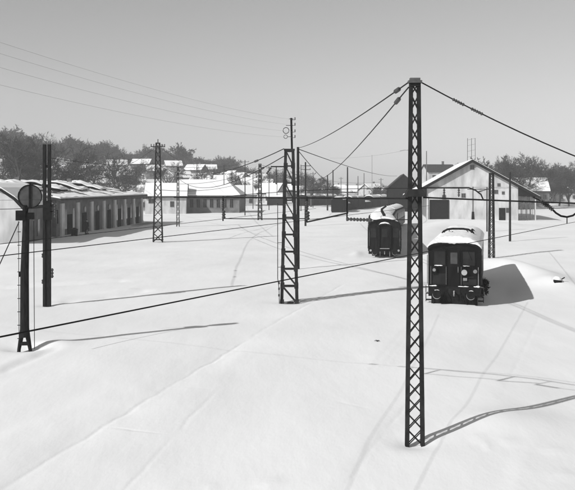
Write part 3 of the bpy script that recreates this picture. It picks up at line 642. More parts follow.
# wires from the middle mast towards the left
wire('upper span wire from the middle mast head to the tall slim mast', M2T+Vector((-.3, 0, 0)), W(160, 166, 92.2), .025, 1.2, (.12, .3), name='span_wire', il=.8, ir=.07)
wire('lower span wire from the middle mast shoulder to the far left lattice masts', M2T+Vector((-.3, 0, -.4)), W(178, 178, 127), .025, 1.6, (.08,), name='span_wire', il=.8, ir=.07)
wire('wire falling right from the pole behind the middle mast to the dark shed', P297+Vector((.1, 0, -.1)), W(397, 176, 204), .03, .6, ())
wire('short slanting wire falling from the pole behind the middle mast', P297+Vector((.1, 0, -.3)), W(347, 190, 190), .03, 1.2, ())
wire('wire with dark insulators from the twin post to the tall slim mast', W(50, 158, 42.4), W(156, 163, 92.2), .016, .3, (.12, .2), ir=.07, il=.6)
wire('guy wire running down left from the disc signal', W(19, 222, 30.6), (W(-12, 290, 28)), .02, 0, (), name='guy_wire', n=2)
wire('wire crossing above the hall roof at the left edge', W(-30, 210, 30), W(26, 208.5, 30.8), .012, 0, ())
wire('thin wire from the tall slim mast to the far pole', W(160, 166, 92.5), W(245, 163, 182), .025, .5, ())
wire('faint wire between the pale pole and the lamp post arm', W(330, 158, 240), W(409, 149.5, 180), .03, .6, (), 'phone')
wire('slack wire crossing over the low shed roof', W(162, 190, 92.5), W(258, 176, 154), .03, 1.0, ())
wire('wire from the slim left mast rising over the shed to the far lattice mast', W(179, 184, 127), W(259, 168, 154), .03, .8, ())
wire('thin wire strung from the slim far lattice mast to the slender poles', W(262, 165, 154), W(313, 176, 240), .03, .5, ())
wire('thin wire along the poles above the goods rows', W(313, 178, 240), W(381, 182, 260), .03, .8, ())
wire('thin wire from the mast crossarm to the pole beyond the shed', W(161, 148, 92), W(197, 166, 245), .022, .8, ())
wire('thin wire from the mast crossarm falling left over the hall', W(155, 148, 92), W(110, 170, 235), .022, .8, ())
wire('thin wire passing low over the village from pole to pole', W(136, 172, 230), W(253, 171, 230), .03, .9, ())
# insulated jumper at the right edge
t = thing('jumper_cable', 'looping jumper cable with thick dark insulators at the right edge', 'cable', W(533, 197, 19.8))
o0 = W(533, 197, 19.8); q = lambda x, y: W(x, y, 19.8)-o0
MB().tube([q(533, 197), q(541, 201)], .02).build('link', 'wire', t)
insul(MB(), q(540, 200.5), q(547, 205.5), .07, 4).build('insulator', 'porc', t); insul(MB(), q(546.5, 205), q(553, 210), .06, 4).build('insulator', 'porc', t)
MB().tube([q(552, 209), q(556, 213), q(561, 216), q(567, 217), q(573, 215.5), q(580, 210), q(590, 199)], .024, 8).build('cable', 'black', t)
MB().tube([q(567, 217), q(567, 223.5)], .012).build('clamp', 'black', t)

# ------------------------------------------------------------------ rolling stock
def buffer(parent, x, y, z, r=.23, L=.6):
    MB().tube([(x, y, z), (x, y-L*.7, z)], [.13, .09], 12).build('buffer_shank', 'black', parent)
    b_ = MB().tube([(x, y-L*.7, z), (x, y-L, z)], [r*.95, r], 20).build('buffer', 'black', parent)
    a = [(x+r*.92*math.cos(k*math.pi/12), y-L-.01, z+r*.92*math.sin(k*math.pi/12)) for k in range(11, 23)]
    MB().tube(a, [.004+.016*math.sin(math.pi*k/11) for k in range(12)], 6, False).build('rim_glint', 'rim', b_)  # pale tapering arc paints the light caught on the buffer edge
    return b_
def wheelset(parent, y, z=-.25, r=.48):
    for x in (-.78, .78):
        w_ = MB().tube([(x-.07, y, z), (x+.07, y, z)], r, 20).build('wheel', 'black', parent)
        MB().tube([(x*1.17-.06, y, z), (x*1.17+.08, y, z)], .16, 10).build('axle_box', 'black', w_)
def capmesh(prof, y0, y1, thick, seed, nyy=40, over=.06, wav=.06):
    rr = random.Random(seed); n = len(prof); v = []; f = []
    for j in range(nyy+1):
        y = y0+(y1-y0)*j/nyy
        e = 1 if 0 < j < nyy else 0
        for i, (x, z) in enumerate(prof):
            s_ = math.sin(math.pi*i/(n-1)); t_ = thick*(.18+.82*min(1, s_*1.6))*(.55 if not e else 1)
            v.append((x*(1+over/2), y, z+t_+wav*(rr.random()-.5)*(.4+s_)))
        
    m = len(v)
    for j in range(nyy+1):
        y = y0+(y1-y0)*j/nyy
        for i, (x, z) in enumerate(prof): v.append((x*(1+over/2), y, z-.03-(.05*(rr.random()) if j == 0 else 0)))
    for j in range(nyy):
        for i in range(n-1):
            a = j*n+i; f.append((a, a+1, a+n+1, a+n)); f.append((m+a, m+a+n, m+a+n+1, m+a+1))
        a = j*n; f.append((a, a+n, m+a+n, m+a)); a = j*n+n-1; f.append((a, m+a, m+a+n, a+n))
    for i in range(n-1):
        f.append((i, m+i, m+i+1, i+1)); a = nyy*n+i; f.append((a, a+1, m+a+1, m+a))
    mb = MB(); mb.v = v; mb.f = f; return mb
# --- locomotive
LO = math.atan(.25)
lx, ly = 8.84, 43.5
loco = thing('locomotive', 'snow topped dark electric locomotive facing the camera with one bright headlamp', 'locomotive', (lx, ly, -.02), -LO)
LL = 13.2
roofp = [(-1.36, 2.90), (-1.30, 3.02), (-1.05, 3.14), (-.7, 3.22), (-.35, 3.26), (0, 3.28), (.35, 3.26), (.7, 3.22), (1.05, 3.14), (1.30, 3.02), (1.36, 2.90)]
MB().prism([(-1.36, .55)]+roofp+[(1.36, .55)], 0, LL, 'y').build('body', 'loco', loco)
MB().prism([(x*1.035, z+.03) for x, z in roofp]+[(x*1.0, z-.05) for x, z in roofp[::-1]], -.14, LL+.1, 'y').build('roof_rim', 'black', loco)
# scalloped snow cap
n = 25; prof = []
for i in range(n):
    a = -1+2*i/(n-1); prof.append((a*1.38, 2.98+.33*(1-a*a)**.5*.9+.02))
cap = capmesh(prof, -.10, LL, .30, 5, 60)
nn = n
for i in range(n):       # front lip sags in two lobes
    x = prof[i][0]; x_, y_, z_ = cap.v[(61)*nn+i]; cap.v[61*nn+i] = (x_, -.16, z_-.03+.10*abs(math.sin(x*1.9+.1)))
    x_, y_, z_ = cap.v[i]; cap.v[i] = (x_, -.13, z_+.02)
cap.build('snow_cover', 'snowcap', loco, True)
def panel(name, x0, x1, z0, z1, m, o=.03, par=None, y=0): return MB().box(x0, x1, y-o, y+.01, z0, z1).build(name, m, par or loco)
def frame(x0, x1, z0, z1, t_=.045, o=.05, m='loco', par=None):
    mb = MB().box(x0-t_, x0, -o, .01, z0-t_, z1+t_).box(x1, x1+t_, -o, .01, z0-t_, z1+t_).box(x0, x1, -o, .01, z1, z1+t_).box(x0, x1, -o, .01, z0-t_, z0)
    return mb.build('window_frame', m, par or loco)
M['loco_b'] = mat('engine_panel_paint', .009, .022, 2, .6, .2, spec=.08); M['dullglass'] = mat('dusty_glass', .010, .024, 2, .6, 0, spec=.1)
for x0, x1, z0, z1 in ((-1.08, -.48, 2.08, 2.82), (.42, 1.05, 2.08, 2.80)):
    f_ = frame(x0, x1, z0, z1); MB().box(x0, x1, -.02, .0, z0, z1).build('pane', 'dullglass', f_)
d = panel('door', -.32, .28, .95, 2.92, 'loco', .045); MB().box(-.2, .16, -.06, -.047, 2.15, 2.75).build('pane', 'glass', d); MB().tube([(.2, -.09, 1.7), (.2, -.09, 2.0)], .015).build('handle', 'rim', d)
panel('panel', -1.15, -.45, 1.05, 1.62, 'loco_b', .025); panel('panel', .42, 1.15, 1.05, 1.35, 'loco_b', .025); 
panel('vent_grille', .5, 1.0, 1.42, 1.5, 'loco_b', .03)
h_ = MB().tube([(.52, -.02, 1.72), (.52, -.2, 1.72)], .19, 24).build('headlamp', 'black', loco); MB().tube([(.52, -.2, 1.72), (.52, -.225, 1.72)], .15, 24).build('lens', 'lens', h_)
h_ = MB().tube([(1.08, -.02, 1.78), (1.08, -.16, 1.78)], .15, 20).build('side_lamp', 'black', loco); MB().tube([(1.08, -.16, 1.78), (1.08, -.18, 1.78)], .10, 20).build('lens', 'dim', h_)
h_ = MB().box(-1.16, -.92, -.18, 0, 1.65, 1.98).build('side_lamp', 'black', loco); MB().tube([(-1.04, -.18, 1.82), (-1.04, -.2, 1.82)], .085, 16).build('lens', 'dim', h_)
h_ = MB().box(.46, .66, -.14, 0, 1.28, 1.42).build('number_plate', 'dim', loco)
MB().box(-1.35, 1.35, -.12, .12, .42, .95).build('buffer_beam', 'black', loco)
MB().box(-.3, .3, -.16, -.12, .55, .85).build('coupler_plate', 'loco_b', loco)
MB().tube([(0, -.12, .72), (0, -.42, .72), (0, -.46, .6), (0, -.4, .5)], .045, 8).build('coupling_hook', 'rim', loco)
for x in (-.33, .34, .55, -.55):
    MB().tube([(x, -.13, .62), (x, -.28, .55), (x+.02, -.3, .3), (x+.08, -.22, .18)], .03, 8).build('brake_hose', 'black', loco)
for x in (-.87, .87): buffer(loco, x, -.1, .58, .235)
MB().box(-1.2, 1.2, -.06, .02, -.1, .42).build('snow_guard', 'black', loco)
for x in (-1.22, -.42, .36, 1.24): MB().tube([(x, -.1, 1.05), (x, -.1, 2.0)], .018).build('handrail', 'rim' if x > 1 else 'steel_grey', loco)
for s_ in (-1, 1):
    c = MB()
    for z in (.15, .5, .85): c.box(s_*1.36-.14, s_*1.36+.14, .15, .5, z, z+.04)
    c.box(s_*1.5-.02, s_*1.5+.02, .15, .19, .1, .95).build('steps', 'steel', loco)
    MB().tube([(s_*1.42, .12, 1.05), (s_*1.42, .12, 2.6)], .02).build('handrail', 'steel_grey', loco)
    for yy in (1.5, 4.2, 6.6, 9.0, 11.6):
        MB().box(s_*1.37-.015, s_*1.37+.015, yy-.5, yy+.5, 1.95, 2.7).build('side_window', 'glass', loco)
    MB().box(s_*1.375-.02, s_*1.375+.02, .35, .95, .95, 2.8).build('side_door', 'loco_b', loco)
for y in (1.6, 3.9, 9.2, 11.5): wheelset(loco, y, -.1)
for y in (2.75, 10.35): MB().box(-1.15, 1.15, y-1.9, y+1.9, .1, .5).build('bogie', 'black', loco)
MB().box(-1.2, 1.2, 4.9, 8.2, -.3, .5).build('equipment_box', 'black', loco)
def panto(y, dz=0):
    c = MB()
    pts = [(-.9, y, 3.52+dz), (-.82, y, 3.64+dz), (-.6, y, 3.76+dz), (-.3, y, 3.80+dz), (.3, y, 3.80+dz), (.6, y, 3.76+dz), (.82, y, 3.64+dz), (.9, y, 3.52+dz)]
    c.tube(pts, .06, 8); c.tube([(-.9, y, 3.53+dz), (.9, y, 3.53+dz)], .015)
    o = c.build('pantograph', 'black', loco)
    for x in (-.8, .8): insul(MB(), (x, y+.1, 3.3+dz), (x, y+.1, 3.62+dz), .08, 3).build('insulator', 'porc', o)
    c = MB().tube([(-.5, y+.2, 3.7+dz), (-.6, y+1.4, 3.5+dz), (-.3, y+.2, 3.62+dz)], .025); c.tube([(.5, y+.2, 3.7+dz), (.6, y+1.4, 3.5+dz)], .025); c.build('frame', 'black', o)
panto(4.6, -.02)
rr = random.Random(12)
def dab(par, x0, x1, y, z, r_):
    n_ = max(3, int((x1-x0)/.08)); MB().tube([(x0+(x1-x0)*i/n_, y+rr.uniform(-.01, .01), z+rr.uniform(-.3, .3)*r_) for i in range(n_+1)], [r_*(.25 if i in (0, n_) else rr.uniform(.5, 1.1)) for i in range(n_+1)], 7).build('snow_cover', 'snowcap', par, True)
dab(loco, -1.3, -.9, -.08, .96, .05); dab(loco, .2, .75, -.08, .96, .04); dab(loco, 1.0, 1.34, -.08, .97, .06); dab(loco, -1.0, -.74, -.62, .80, .035); dab(loco, .78, 1.0, -.62, .80, .035)
dab(loco, -1.05, -.6, -.05, 2.05, .03); dab(loco, .45, .8, -.05, 2.05, .028); dab(loco, -1.56, -1.26, .3, .90, .05); dab(loco, -1.56, -1.26, .3, .55, .05); dab(loco, 1.26, 1.5, .3, .90, .05)
c = MB()
for i in range(24):
    x = -1.29+i*2.58/23
    for z in (1.02, 2.0, 2.90-(.05 if abs(x) > 1.1 else 0)): c.tube([(x, -.02, z), (x, -.05, z)], .014, 5)
for i in range(18):
    for x in (-1.31, 1.31, -.38, .34): c.tube([(x, 0, 1.05+i*.105), (x, -.05, 1.05+i*.105)], .012, 5)
c.build('rivets', 'loco_b', loco)
for x in (-.45, .72):
    MB().tube([(x, -.06, 2.82), (x+.18, -.07, 2.35)], .012).build('wiper', 'black', loco)
for x in (-1.0, -.6, .1, .7): MB().box(x, x+.5, -.035, .0, .97, 1.02).build('beading', 'black', loco)
MB().box(-1.3, 1.3, -.03, .0, 1.98, 2.02).build('beading', 'black', loco)
for x in (-1.1, 1.1, -.62, .65): MB().tube([(x, -.13, .5), (x+.03, -.16, .2), (x, -.1, -.1)], .025).build('pipe', 'black', loco)
MB().tube([(.75, 6.2, 3.4), (.75, 7.2, 3.62), (.85, 7.9, 3.5)], .06).build('roof_duct', 'black', loco)
t = thing('buried_point_lever', 'snow buried point lever poking from the drift at right', 'point lever', (16.55, 50.3, H(16.55, 50.3)))
MB().box(-.22, .22, -.12, .12, -.1, .16).build('housing', 'black', t); MB().tube([(.1, 0, .1), (.45, .05, .28)], .035).build('lever', 'black', t)
MB().tube([(0, .1, .14), (.02, .1, .34)], [.34, .12], 12).build('snow_cover', 'snowcap', t, True)

# --- coaches
def make_coach():
    t = thing('railway_coach', '', 'coach')
    prof = [(-1.45, .55), (-1.45, 2.75), (-1.38, 2.92), (-1.15, 3.1), (-.8, 3.24), (-.4, 3.33), (0, 3.36), (.4, 3.33), (.8, 3.24), (1.15, 3.1), (1.38, 2.92), (1.45, 2.75), (1.45, .55)]
    MB().prism(prof, .05, 19, 'y').build('body', 'coach2', t)
    MB().prism([(x*.995, z) for x, z in prof], .0, .048, 'y').build('end_wall', 'coach', t)
    MB().prism([(x*1.03, z+.04) for x, z in prof[2:-2]]+[(x*.98, z-.05) for x, z in prof[2:-2][::-1]], -.12, 19.1, 'y').build('roof', 'black', t)
    pr = [(x*.97, z+.03) for x, z in prof[2:-2]]
    capmesh(pr, .5, 18.9, .16, 3, 40, 0, .05).build('snow_cover', 'snowcap', t, True)
    g_ = MB().box(-.55, -.45, -.22, 0, .8, 2.75).box(.45, .55, -.22, 0, .8, 2.75); g_.tube([(-.55, -.12, 2.72), (-.35, -.12, 2.88), (0, -.12, 2.94), (.35, -.12, 2.88), (.55, -.12, 2.72)], .11, 8)
    g_ = g_.build('gangway', 'black', t)
    MB().tube([(-.52, -.14, 2.84), (-.3, -.14, 3.0), (0, -.14, 3.06), (.3, -.14, 3.0), (.52, -.14, 2.84)], [.02, .07, .09, .07, .02], 8).build('snow_cover', 'snowcap', g_, True)
    d = MB().box(-.44, .44, -.05, .0, .8, 2.7).build('door', 'coach', t); MB().box(-.25, .25, -.07, -.052, 1.8, 2.5).build('pane', 'dullglass', d)
    for x in (-1.0, 1.0):
        MB().box(x-.25, x+.25, -.03, .0, 1.75, 2.55).build('window', 'dullglass', t)
        MB().tube([(x*1.33, -.06, 1.0), (x*1.33, -.06, 2.4)], .02).build('handrail', 'steel_grey', t)
    MB().box(-1.4, 1.4, -.1, .05, .3, .72).build('buffer_beam', 'black', t)
    MB().box(-.42, .42, -.28, -.05, .76, .82).build('fall_plate', 'rim', t)
    for x in (-.87, .87): buffer(t, x, -.1, .48, .24)
    for x in (-1.22, 1.22):
        l_ = MB().tube([(x, -.11, .62), (x, -.2, .62)], .10, 14).build('tail_lamp', 'rim', t); MB().tube([(x, -.2, .62), (x, -.215, .62)], .085, 14).build('lens', 'lens', l_)
    MB().tube([(0, -.1, .5), (0, -.4, .5), (0, -.42, .3)], .05).build('coupling_hook', 'rim', t)
    for x in (-.4, .45): MB().tube([(x, -.1, .5), (x, -.25, .4), (x, -.2, .1)], .03).build('brake_hose', 'rim', t)
    for s_ in (-1, 1):
        for k in range(9): MB().box(s_*1.46-.02, s_*1.46+.02, 2.2+k*1.85-.5, 2.2+k*1.85+.5, 1.75, 2.5).build('side_window', 'glass', t)
        MB().box(s_*1.46-.025, s_*1.46+.025, .35, 1.05, .75, 2.6).build('side_door', 'coach', t)
        MB().box(s_*1.46-.03, s_*1.46+.03, .05, 18.95, 1.55, 1.6).build('waist_rail', 'coach', t)
    for y in (2.4, 4.8, 14.2, 16.6): wheelset(t, y, -.1)
    for y in (3.6, 15.4): MB().box(-1.1, 1.1, y-1.7, y+1.7, .0, .5).build('bogie', 'black', t)
    for k in range(5): MB().tube([(.0, 2+k*3.6, 3.35), (0, 2+k*3.6, 3.75)], .13, 8).build('roof_vent', 'black', t)
    return t
coach = make_coach()
x, y = 8.55, 72.3; hd = .10
CL = ['nearest dark coach with rounded roof end and gangway door facing the camera', 'second coach of the stabled row behind the nearest one', 'third coach of the stabled row near the near mast', 'last coach at the far end of the stabled row']
for i in range(3):
    o = coach if i == 0 else copy_tree(coach)
    o.location = (x, y, 0); a = math.atan(hd); o.rotation_euler = (0, 0, -a); o['label'] = CL[i]; o['group'] = 'coaches stabled in a curving row'
    x += math.sin(a)*20.4; y += math.cos(a)*20.4; hd += .05

# --- goods wagons
def make_box(wide=2.9, L=9.6):
    t = thing('boxcar', '', 'wagon'); h = wide/2
    prof = [(-h, .3), (-h, 3.0), (-h*.8, 3.3), (-h*.4, 3.5), (0, 3.56), (h*.4, 3.5), (h*.8, 3.3), (h, 3.0), (h, .3)]
    MB().prism(prof, 0, L, 'y').build('body', 'wagon', t)
    MB().prism([(x*1.04, z+.03) for x, z in prof[1:-1]]+[(x, z-.04) for x, z in prof[1:-1][::-1]], -.08, L+.08, 'y').build('roof', 'roof', t)
    capmesh([(x, z+.03) for x, z in prof[1:-1]], .0, L, .28, 8, 16, 0, .05).build('snow_cover', 'snowcap', t, True)
    for s_ in (-1, 1):
        MB().box(s_*(h+.03)-.03, s_*(h+.03)+.03, L/2-.9, L/2+.9, .45, 2.8).build('sliding_door', 'boards', t)
        MB().box(s_*h-.02, s_*h+.03, .8, 1.6, 2.3, 2.7).build('vent', 'black', t)
        for yy in (.05, L*.3, L*.7, L-.1): MB().box(s_*(h+.02)-.03, s_*(h+.02)+.03, yy, yy+.1, .3, 2.98).build('post', 'black', t)
    MB().box(-h*.95, h*.95, -.06, L+.06, -.1, .3).build('underframe', 'black', t)
    for x in (-.87, .87): MB().tube([(x, 0, .25), (x, -.5, .25)], [.1, .22], 12).build('buffer', 'black', t)
    wheelset(t, 2.2, -.3); wheelset(t, L-2.2, -.3)
    return t
def make_open(wide=2.9, L=9.6):
    t = thing('open_wagon', '', 'wagon'); h = wide/2
    c = MB().box(-h, -h+.1, 0, L, .3, 1.9).box(h-.1, h, 0, L, .3, 1.9).box(-h+.1, h-.1, 0, .1, .3, 1.9).box(-h+.1, h-.1, L-.1, L, .3, 1.9); c.build('body', 'wagon', t)
    pr = [(-h*.93, 1.75), (-h*.5, 2.0), (0, 2.1), (h*.5, 2.0), (h*.93, 1.75)]; capmesh(pr, .12, L-.12, .15, 2, 12, 0, .2).build('snow_cover', 'snowcap', t, True)
    MB().box(-h*.95, h*.95, -.06, L+.06, -.1, .3).build('underframe', 'black', t)
    for s_ in (-1, 1):
        for yy in (1.6, 3.2, 4.8, 6.4, 8.0): MB().box(s_*(h+.03)-.03, s_*(h+.03)+.03, yy-.06, yy+.06, .3, 1.9).build('post', 'black', t)
    for x in (-.87, .87): MB().tube([(x, 0, .25), (x, -.5, .25)], [.1, .22], 12).build('buffer', 'black', t)
    wheelset(t, 2.2, -.3); wheelset(t, L-2.2, -.3)
    return t
box = make_box(); opn = make_open(); ub = uo = False
def put(kind, x, y, rz, label, group):
    global ub, uo
    src = box if kind == 'b' else opn
    if kind == 'b': o = src if not ub else copy_tree(src); ub = True
    else: o = src if not uo else copy_tree(src); uo = True
    o.location = (x, y, H(x, y)-.05); o.rotation_euler = (0, 0, rz); o['label'] = label; o['group'] = group
    return o
x, y = 11.9, 196; a = .165
kinds = 'bobbobbobb'
for i, k_ in enumerate(kinds):
    if i == 0: lb = 'nearest boxcar of the curving goods row, its plank end to the camera'
    elif i == 1: lb = 'first open wagon heaped with snow behind the nearest boxcar'
    else: lb = ('dark boxcar with snowy roof, ' if k_ == 'b' else 'open wagon heaped with snow, ')+['third', 'fourth', 'fifth', 'sixth', 'seventh', 'eighth', 'ninth', 'tenth'][i-2]+' from the front of the curving goods row'
    put(k_, x, y, -a, lb, 'goods wagons in the curving row')
    x += math.sin(a)*10.9; y += math.cos(a)*10.9; a += .035
x, y = 4.6, 258; a = .30
for i in range(5):
    put('b', x, y, -a, 'leftmost boxcar of the farther goods row' if i == 0 else 'boxcar with snowy roof, '+['second', 'third', 'fourth', 'fifth'][i-1]+' from the left in the farther goods row', 'boxcars in the farther row')
    x += math.sin(a)*10.9; y += math.cos(a)*10.9; a += .05
gx_, gy_ = G(377, 342); t = thing('weed_tuft', 'tiny dark tuft of dead weeds poking through the open snow left of the near mast', 'weed', (gx_, gy_, H(gx_, gy_)))
c = MB(); rr = random.Random(2)
for i in range(14): c.tube([(0, 0, -.02), (rr.uniform(-.09, .09), rr.uniform(-.05, .05), rr.uniform(.03, .07)), (rr.uniform(-.12, .12), rr.uniform(-.08, .08), rr.uniform(.01, .05))], .005, 4)
c.build('stems', 'twig', t)
# ------------------------------------------------------------------ small things by the hall
pp = (-24.7, 101.0)
per = thing('person', 'person in a dark coat and cap standing on the path by the hall', 'person', (pp[0], pp[1], H(*pp)+.02), R(150))
def skin(name, verts, edges, rad, m, parent, sub=2, root=0):
    me_ = bpy.data.meshes.new(name); me_.from_pydata(verts, edges, []); me_.materials.append(M[m])
    o = bpy.data.objects.new(name, me_); COL.objects.link(o); o.parent = parent
    md = o.modifiers.new('skin', 'SKIN'); md.use_smooth_shade = True; o.modifiers.new('sub', 'SUBSURF').levels = sub; o.modifiers['sub'].render_levels = sub
    for i, r_ in enumerate(rad):
        sv = me_.skin_vertices[0].data[i]; sv.radius = (r_, r_) if not isinstance(r_, tuple) else r_; sv.use_root = (i == root)
    return o
vs = [(0, 0, .98), (0, 0, 1.15), (0, 0, 1.38), (0, 0, 1.50), (0, -.01, 1.58), (0, -.01, 1.68),
      (.10, 0, .90), (.12, -.04, .50), (.12, .02, .08), (.12, -.13, .04), (-.10, 0, .90), (-.13, .05, .50), (-.14, .08, .08), (-.14, -.07, .04),
      (.18, 0, 1.42), (.26, .02, 1.15), (.25, -.10, .93), (-.18, 0, 1.42), (-.27, .03, 1.15), (-.27, -.04, .90), (.25, -.14, .85), (-.27, -.07, .82)]
es = [(0, 1), (1, 2), (2, 3), (3, 4), (4, 5), (0, 6), (6, 7), (7, 8), (8, 9), (0, 10), (10, 11), (11, 12), (12, 13), (2, 14), (14, 15), (15, 16), (16, 20), (2, 17), (17, 18), (18, 19), (19, 21)]
rd = [(.16, .12), (.15, .11), (.19, .12), .06, .07, .10, .095, .07, .05, .045, .095, .07, .05, .045, .07, .055, .04, .07, .055, .04, .035, .035]
skin('body', vs, es, rd, 'skin', per)
MB().tube([(0, 0, .55), (0, 0, .8), (0, 0, 1.1), (0, 0, 1.38), (0, 0, 1.52)], [.27, .24, .21, .25, .10], 14).build('coat', 'cloth', per, True)
for s_ in (-1, 1):
    MB().tube([(s_*.2, 0, 1.45), (s_*.27, .03, 1.15), (s_*.26, -.05, .9)], [.09, .08, .065], 10).build('sleeve', 'cloth', per, True)
    MB().tube([(s_*.11, 0, .75), (s_*.125, 0, .5), (s_*.13, .05, .12)], [.11, .09, .075], 10).build('trouser_leg', 'cloth', per, True)
    MB().box(s_*.13-.05, s_*.13+.05, -.16, .12, -.02, .12).build('boot', 'black', per)
MB().tube([(0, 0, 1.70), (0, 0, 1.80)], [.13, .11], 14).build('cap', 'cloth', per, True)
MB().tube([(0, -.10, 1.66), (0, -.135, 1.64)], [.025, .015], 6).build('nose', 'skin', per)
t = thing('rubbish_bin', 'low dark bin against the hall wall left of the person', 'bin', (-25.35, 97.6, H(-25.35, 97.6)))
MB().tube([(0, 0, -.2), (0, 0, .75)], [.36, .42], 14).build('drum', 'black', t); MB().tube([(0, 0, .75), (0, 0, .8), (0, 0, .95)], [.45, .45, .06], 14).build('lid', 'steel', t); MB().tube([(-.42, 0, .5), (-.52, 0, .6), (-.42, 0, .7)], .025).build('handle', 'steel', t)

# ------------------------------------------------------------------ trees (winter bare)
def grow(seed, h, spread=.5, twigs=5, lv=5, w0=.018, minr=.022, first=.22):
    r = random.Random(seed); tr = MB(); tw_v = []; tw_f = []
    def rot(d, a):
        ax = d.orthogonal().normalized(); ax.rotate(Matrix.Rotation(r.random()*6.28, 3, d)); q_ = d.copy(); q_.rotate(Matrix.Rotation(a, 3, ax)); return q_
    def br(p, d, L, rad, k):
        q_ = p+d*L*.5+Vector((r.uniform(-1, 1), r.uniform(-1, 1), 0))*L*.05; e = q_+(d+Vector((0, 0, .12))).normalized()*L*.5
        if k >= 3: 
            s_ = d.orthogonal().normalized()*rad; s_.rotate(Matrix.Rotation(r.random()*6.28, 3, d))
            o = len(tw_v); tw_v.extend([p-s_, p+s_, q_-s_*.8, q_+s_*.8, e]); tw_f.extend([(o, o+1, o+3, o+2), (o+2, o+3, o+4)])
        else: tr.tube([p, q_, e], [rad, rad*.85, rad*.65], 6 if k < 2 else 4, False)
        if k >= lv: return
        n_ = 4 if k == 0 else twigs if k > 2 else 4
        for i in range(n_):
            s_ = r.uniform(.35, 1.0) if i else 1.0
            st = p.lerp(q_, s_*2) if s_ < .5 else q_.lerp(e, s_*2-1)
            br(st, rot(d, r.uniform(.25, .45+spread)), L*r.uniform(.55, .8), max(minr, rad*.58), k+1)
    # trunk with leader
    br(Vector((0, 0, -.5)), Vector((0, 0, 1)), h*.33, h*w0, 0)
    zs = max(v_.z for v_ in tw_v); sc_ = h/zs
    f = lambda v_: (v_[0]*sc_, v_[1]*sc_, v_[2]*sc_)
    tr.v = [f(v_) for v_ in tr.v]
    t2 = MB(); t2.v = [f(v_) for v_ in tw_v]; t2.f = tw_f
    return tr, t2
def raw_build(mb, name, m, parent=None):
    me_ = bpy.data.meshes.new(name); me_.from_pydata(mb.v, [], mb.f); me_.materials.append(M[m])
    o = bpy.data.objects.new(name, me_); COL.objects.link(o); o.parent = parent; return o
protos = []
for sd, h_, sp in ((1, 14, .45), (2, 14, .6), (3, 14, .35), (4, 14, .7)):
    a, b_ = grow(sd, h_, sp*.8, 4, 6, .017, .028)
    t = thing('bare_tree', '', 'tree'); raw_build(a, 'trunk', 'bark', t); raw_build(b_, 'crown', 'twig', t); protos.append([t, False, a, b_])
def tree(k, px, D, top, label, group, sx=1.0):
    pr = protos[k]; o = pr[0] if not pr[1] else copy_tree(pr[0]); pr[1] = True
    p = P(px, D, -.3); h_ = CZ+(HY-top)*D/F-p[2]; s_ = h_/14
    o.location = p; o.scale = (s_*sx, s_*sx, s_); o.rotation_euler = (0, 0, random.random()*6.28); o['label'] = label; o['group'] = group
GL = 'bare trees behind the hall'; GR = 'bare trees behind the warehouse'; GM = 'bare trees among the village houses'
for k, px, D, top, sx, lb in (
 (0, -4, 190, 131, 1.1, 'big bare tree cut by the left edge of the view'), (1, 9, 200, 129, 1.1, 'tall bare tree behind the white gable annex'),
 (3, 22, 185, 132, 1.1, 'broad bare tree above the disc signal'), (2, 32, 215, 136, 1.2, 'bare tree between the disc signal and the twin post'),
 (0, 43, 205, 135, 1.1, 'bare tree just left of the twin post'), (1, 53, 220, 131, 1.0, 'tallest bare tree just right of the twin post'),
 (3, 66, 215, 156, 1.1, 'bare tree above the near end of the hall roof'), (2, 75, 225, 152, 1.2, 'bare tree behind the first roof monitor of the hall'),
 (0, 90, 250, 160, 1.2, 'bare tree behind the second roof monitor of the hall'), (1, 103, 240, 162, 1.2, 'bare tree above the middle of the hall roof'),
 (2, 119, 215, 149, 1.2, 'dark bare tree standing over the third roof monitor'), (3, 133, 270, 161, 1.1, 'bare tree above the cottage with the broad white roof')):
    tree(k, px, D, top, lb, GL, sx)
for k, px, D, top, sx, lb in (
 (1, 147, 290, 158, 1.1, 'bare tree left of the tall slim mast'), (0, 168, 295, 160, 1.1, 'bare tree right of the tall slim mast'), (2, 206, 290, 164, 1.2, 'bare tree behind the ridge of the low shed'),
 (3, 217, 310, 164, 1.1, 'bare tree over the right slope of the low shed'), (1, 238, 285, 168, 1.2, 'bare tree beside the thin crossarm pole'), (0, 268, 290, 168, 1.2, 'bare tree left of the middle mast'),
 (3, 311, 250, 170, 1.4, 'bushy bare tree right of the middle mast'), (2, 322, 290, 175, 1.3, 'low bare tree behind the short dark pole')):
    tree(k, px, D, top, lb, GM, sx)
for k, px, D, top, sx, lb in (
 (1, 499, 235, 160, 1.1, 'leftmost bare tree rising over the right roof slope'), (0, 508, 225, 152, 1.0, 'tall bare tree just above the dark pole'), (3, 518, 240, 155, 1.0, 'bare tree rising behind the snow roofed house'),
 (2, 527, 230, 151, 1.15, 'tallest bare tree above the bright snow roof'), (1, 538, 245, 157, 1.0, 'bare tree at the right end of the bright snow roof'),
 (0, 549, 260, 166, 1.2, 'first lower bare tree right of the snow roofed house'), (3, 559, 255, 165, 1.2, 'bare tree above the small house at right'),
 (2, 569, 250, 162, 1.2, 'bare tree near the right edge of the view'), (1, 580, 245, 160, 1.2, 'bare tree cut by the right edge of the view')):
    tree(k, px, D, top, lb, GR, sx)
a, b_ = grow(31, 1.45, .75, 5, 6, .02, .012)
t = thing('bare_shrub', 'dark bare shrub beside the right flank of the locomotive', 'shrub', (11.2, 47.2, H(11.2, 47.2)-.1)); raw_build(a, 'stem', 'bark', t); raw_build(b_, 'crown', 'black', t); t.scale = (.55, .8, .9)
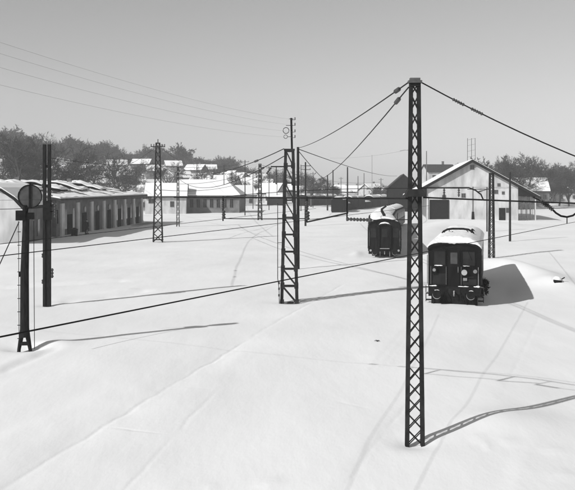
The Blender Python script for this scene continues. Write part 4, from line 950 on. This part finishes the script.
# far wood: one mass nobody could count
vars_ = []
for sd in (11, 12, 13):
    a, b_ = grow(sd, 11, .55, 4, 5, .02, .07)
    vv = np.array(a.v+b_.v); ff = a.f+[tuple(i+len(a.v) for i in q_) for q_ in b_.f]; vars_.append((vv, ff))
rw = random.Random(9); VV = []; FL = []; FN = []; off = 0
vdat = []
for vv, ff in vars_:
    vdat.append((vv, np.array([i for q_ in ff for i in q_], dtype=np.int64), np.array([len(q_) for q_ in ff], dtype=np.int32)))
cnt = 0
while cnt < 560:
    px = rw.uniform(-60, 640); D = rw.uniform(285, 530)
    if 300 < px < 480 and rw.random() < .6: continue
    if px < 300 and D < 400 and float(vnoise(np.array([px/22.+3]), np.array([D/30.]))[0]) < (.27 if D < 350 else .06): continue
    x = (px-CX)*D/F; z = H(x, D); s_ = rw.uniform(.65, 1.3)*(1+.7*float(vnoise(np.array([px/16.+40]), np.array([D/60.]))[0]))
    if 45 < px < 300 and D < 440 and rw.random() < .9: continue
    if 300 < px < 480: s_ *= .6
    if 190 < px <= 300: s_ *= .8
    a = rw.random()*6.28; ca, sa = math.cos(a), math.sin(a); vv, fl, fn = vdat[rw.randrange(3)]
    sx = s_*1.15
    VV.append(np.stack([(vv[:, 0]*ca-vv[:, 1]*sa)*sx+x, (vv[:, 0]*sa+vv[:, 1]*ca)*sx+D, vv[:, 2]*s_+z-.3], -1)); FL.append(fl+off); FN.append(fn); off += len(vv); cnt += 1
VV = np.concatenate(VV); FL = np.concatenate(FL).astype(np.int32); FN = np.concatenate(FN)
me = bpy.data.meshes.new('hillside_wood'); me.vertices.add(len(VV)); me.vertices.foreach_set('co', VV.ravel()); me.loops.add(len(FL)); me.loops.foreach_set('vertex_index', FL)
me.polygons.add(len(FN)); st = np.concatenate([[0], np.cumsum(FN)[:-1]]).astype(np.int32); me.polygons.foreach_set('loop_start', st); me.polygons.foreach_set('loop_total', FN); me.update(); me.materials.append(M['twig'])
o = bpy.data.objects.new('hillside_wood', me); COL.objects.link(o); tag(o, 'dark bare wood covering the far hillside behind the village', 'wood', kind='stuff')

# ------------------------------------------------------------------ haze
hz = MB().box(-560, 560, -30, 620, -6, 75).build('haze', 'snow')
hm = bpy.data.materials.new('haze_air'); hm.use_nodes = True; hn = hm.node_tree; hn.nodes.clear()
ho = hn.nodes.new('ShaderNodeOutputMaterial'); hv = hn.nodes.new('ShaderNodeVolumePrincipled'); hv.inputs['Color'].default_value = (1, 1, 1, 1); hv.inputs['Density'].default_value = .0004
hn.links.new(hv.outputs[0], ho.inputs['Volume']); hz.data.materials.clear(); hz.data.materials.append(hm); tag(hz, 'thin pale winter haze over the whole yard', 'haze', kind='stuff')
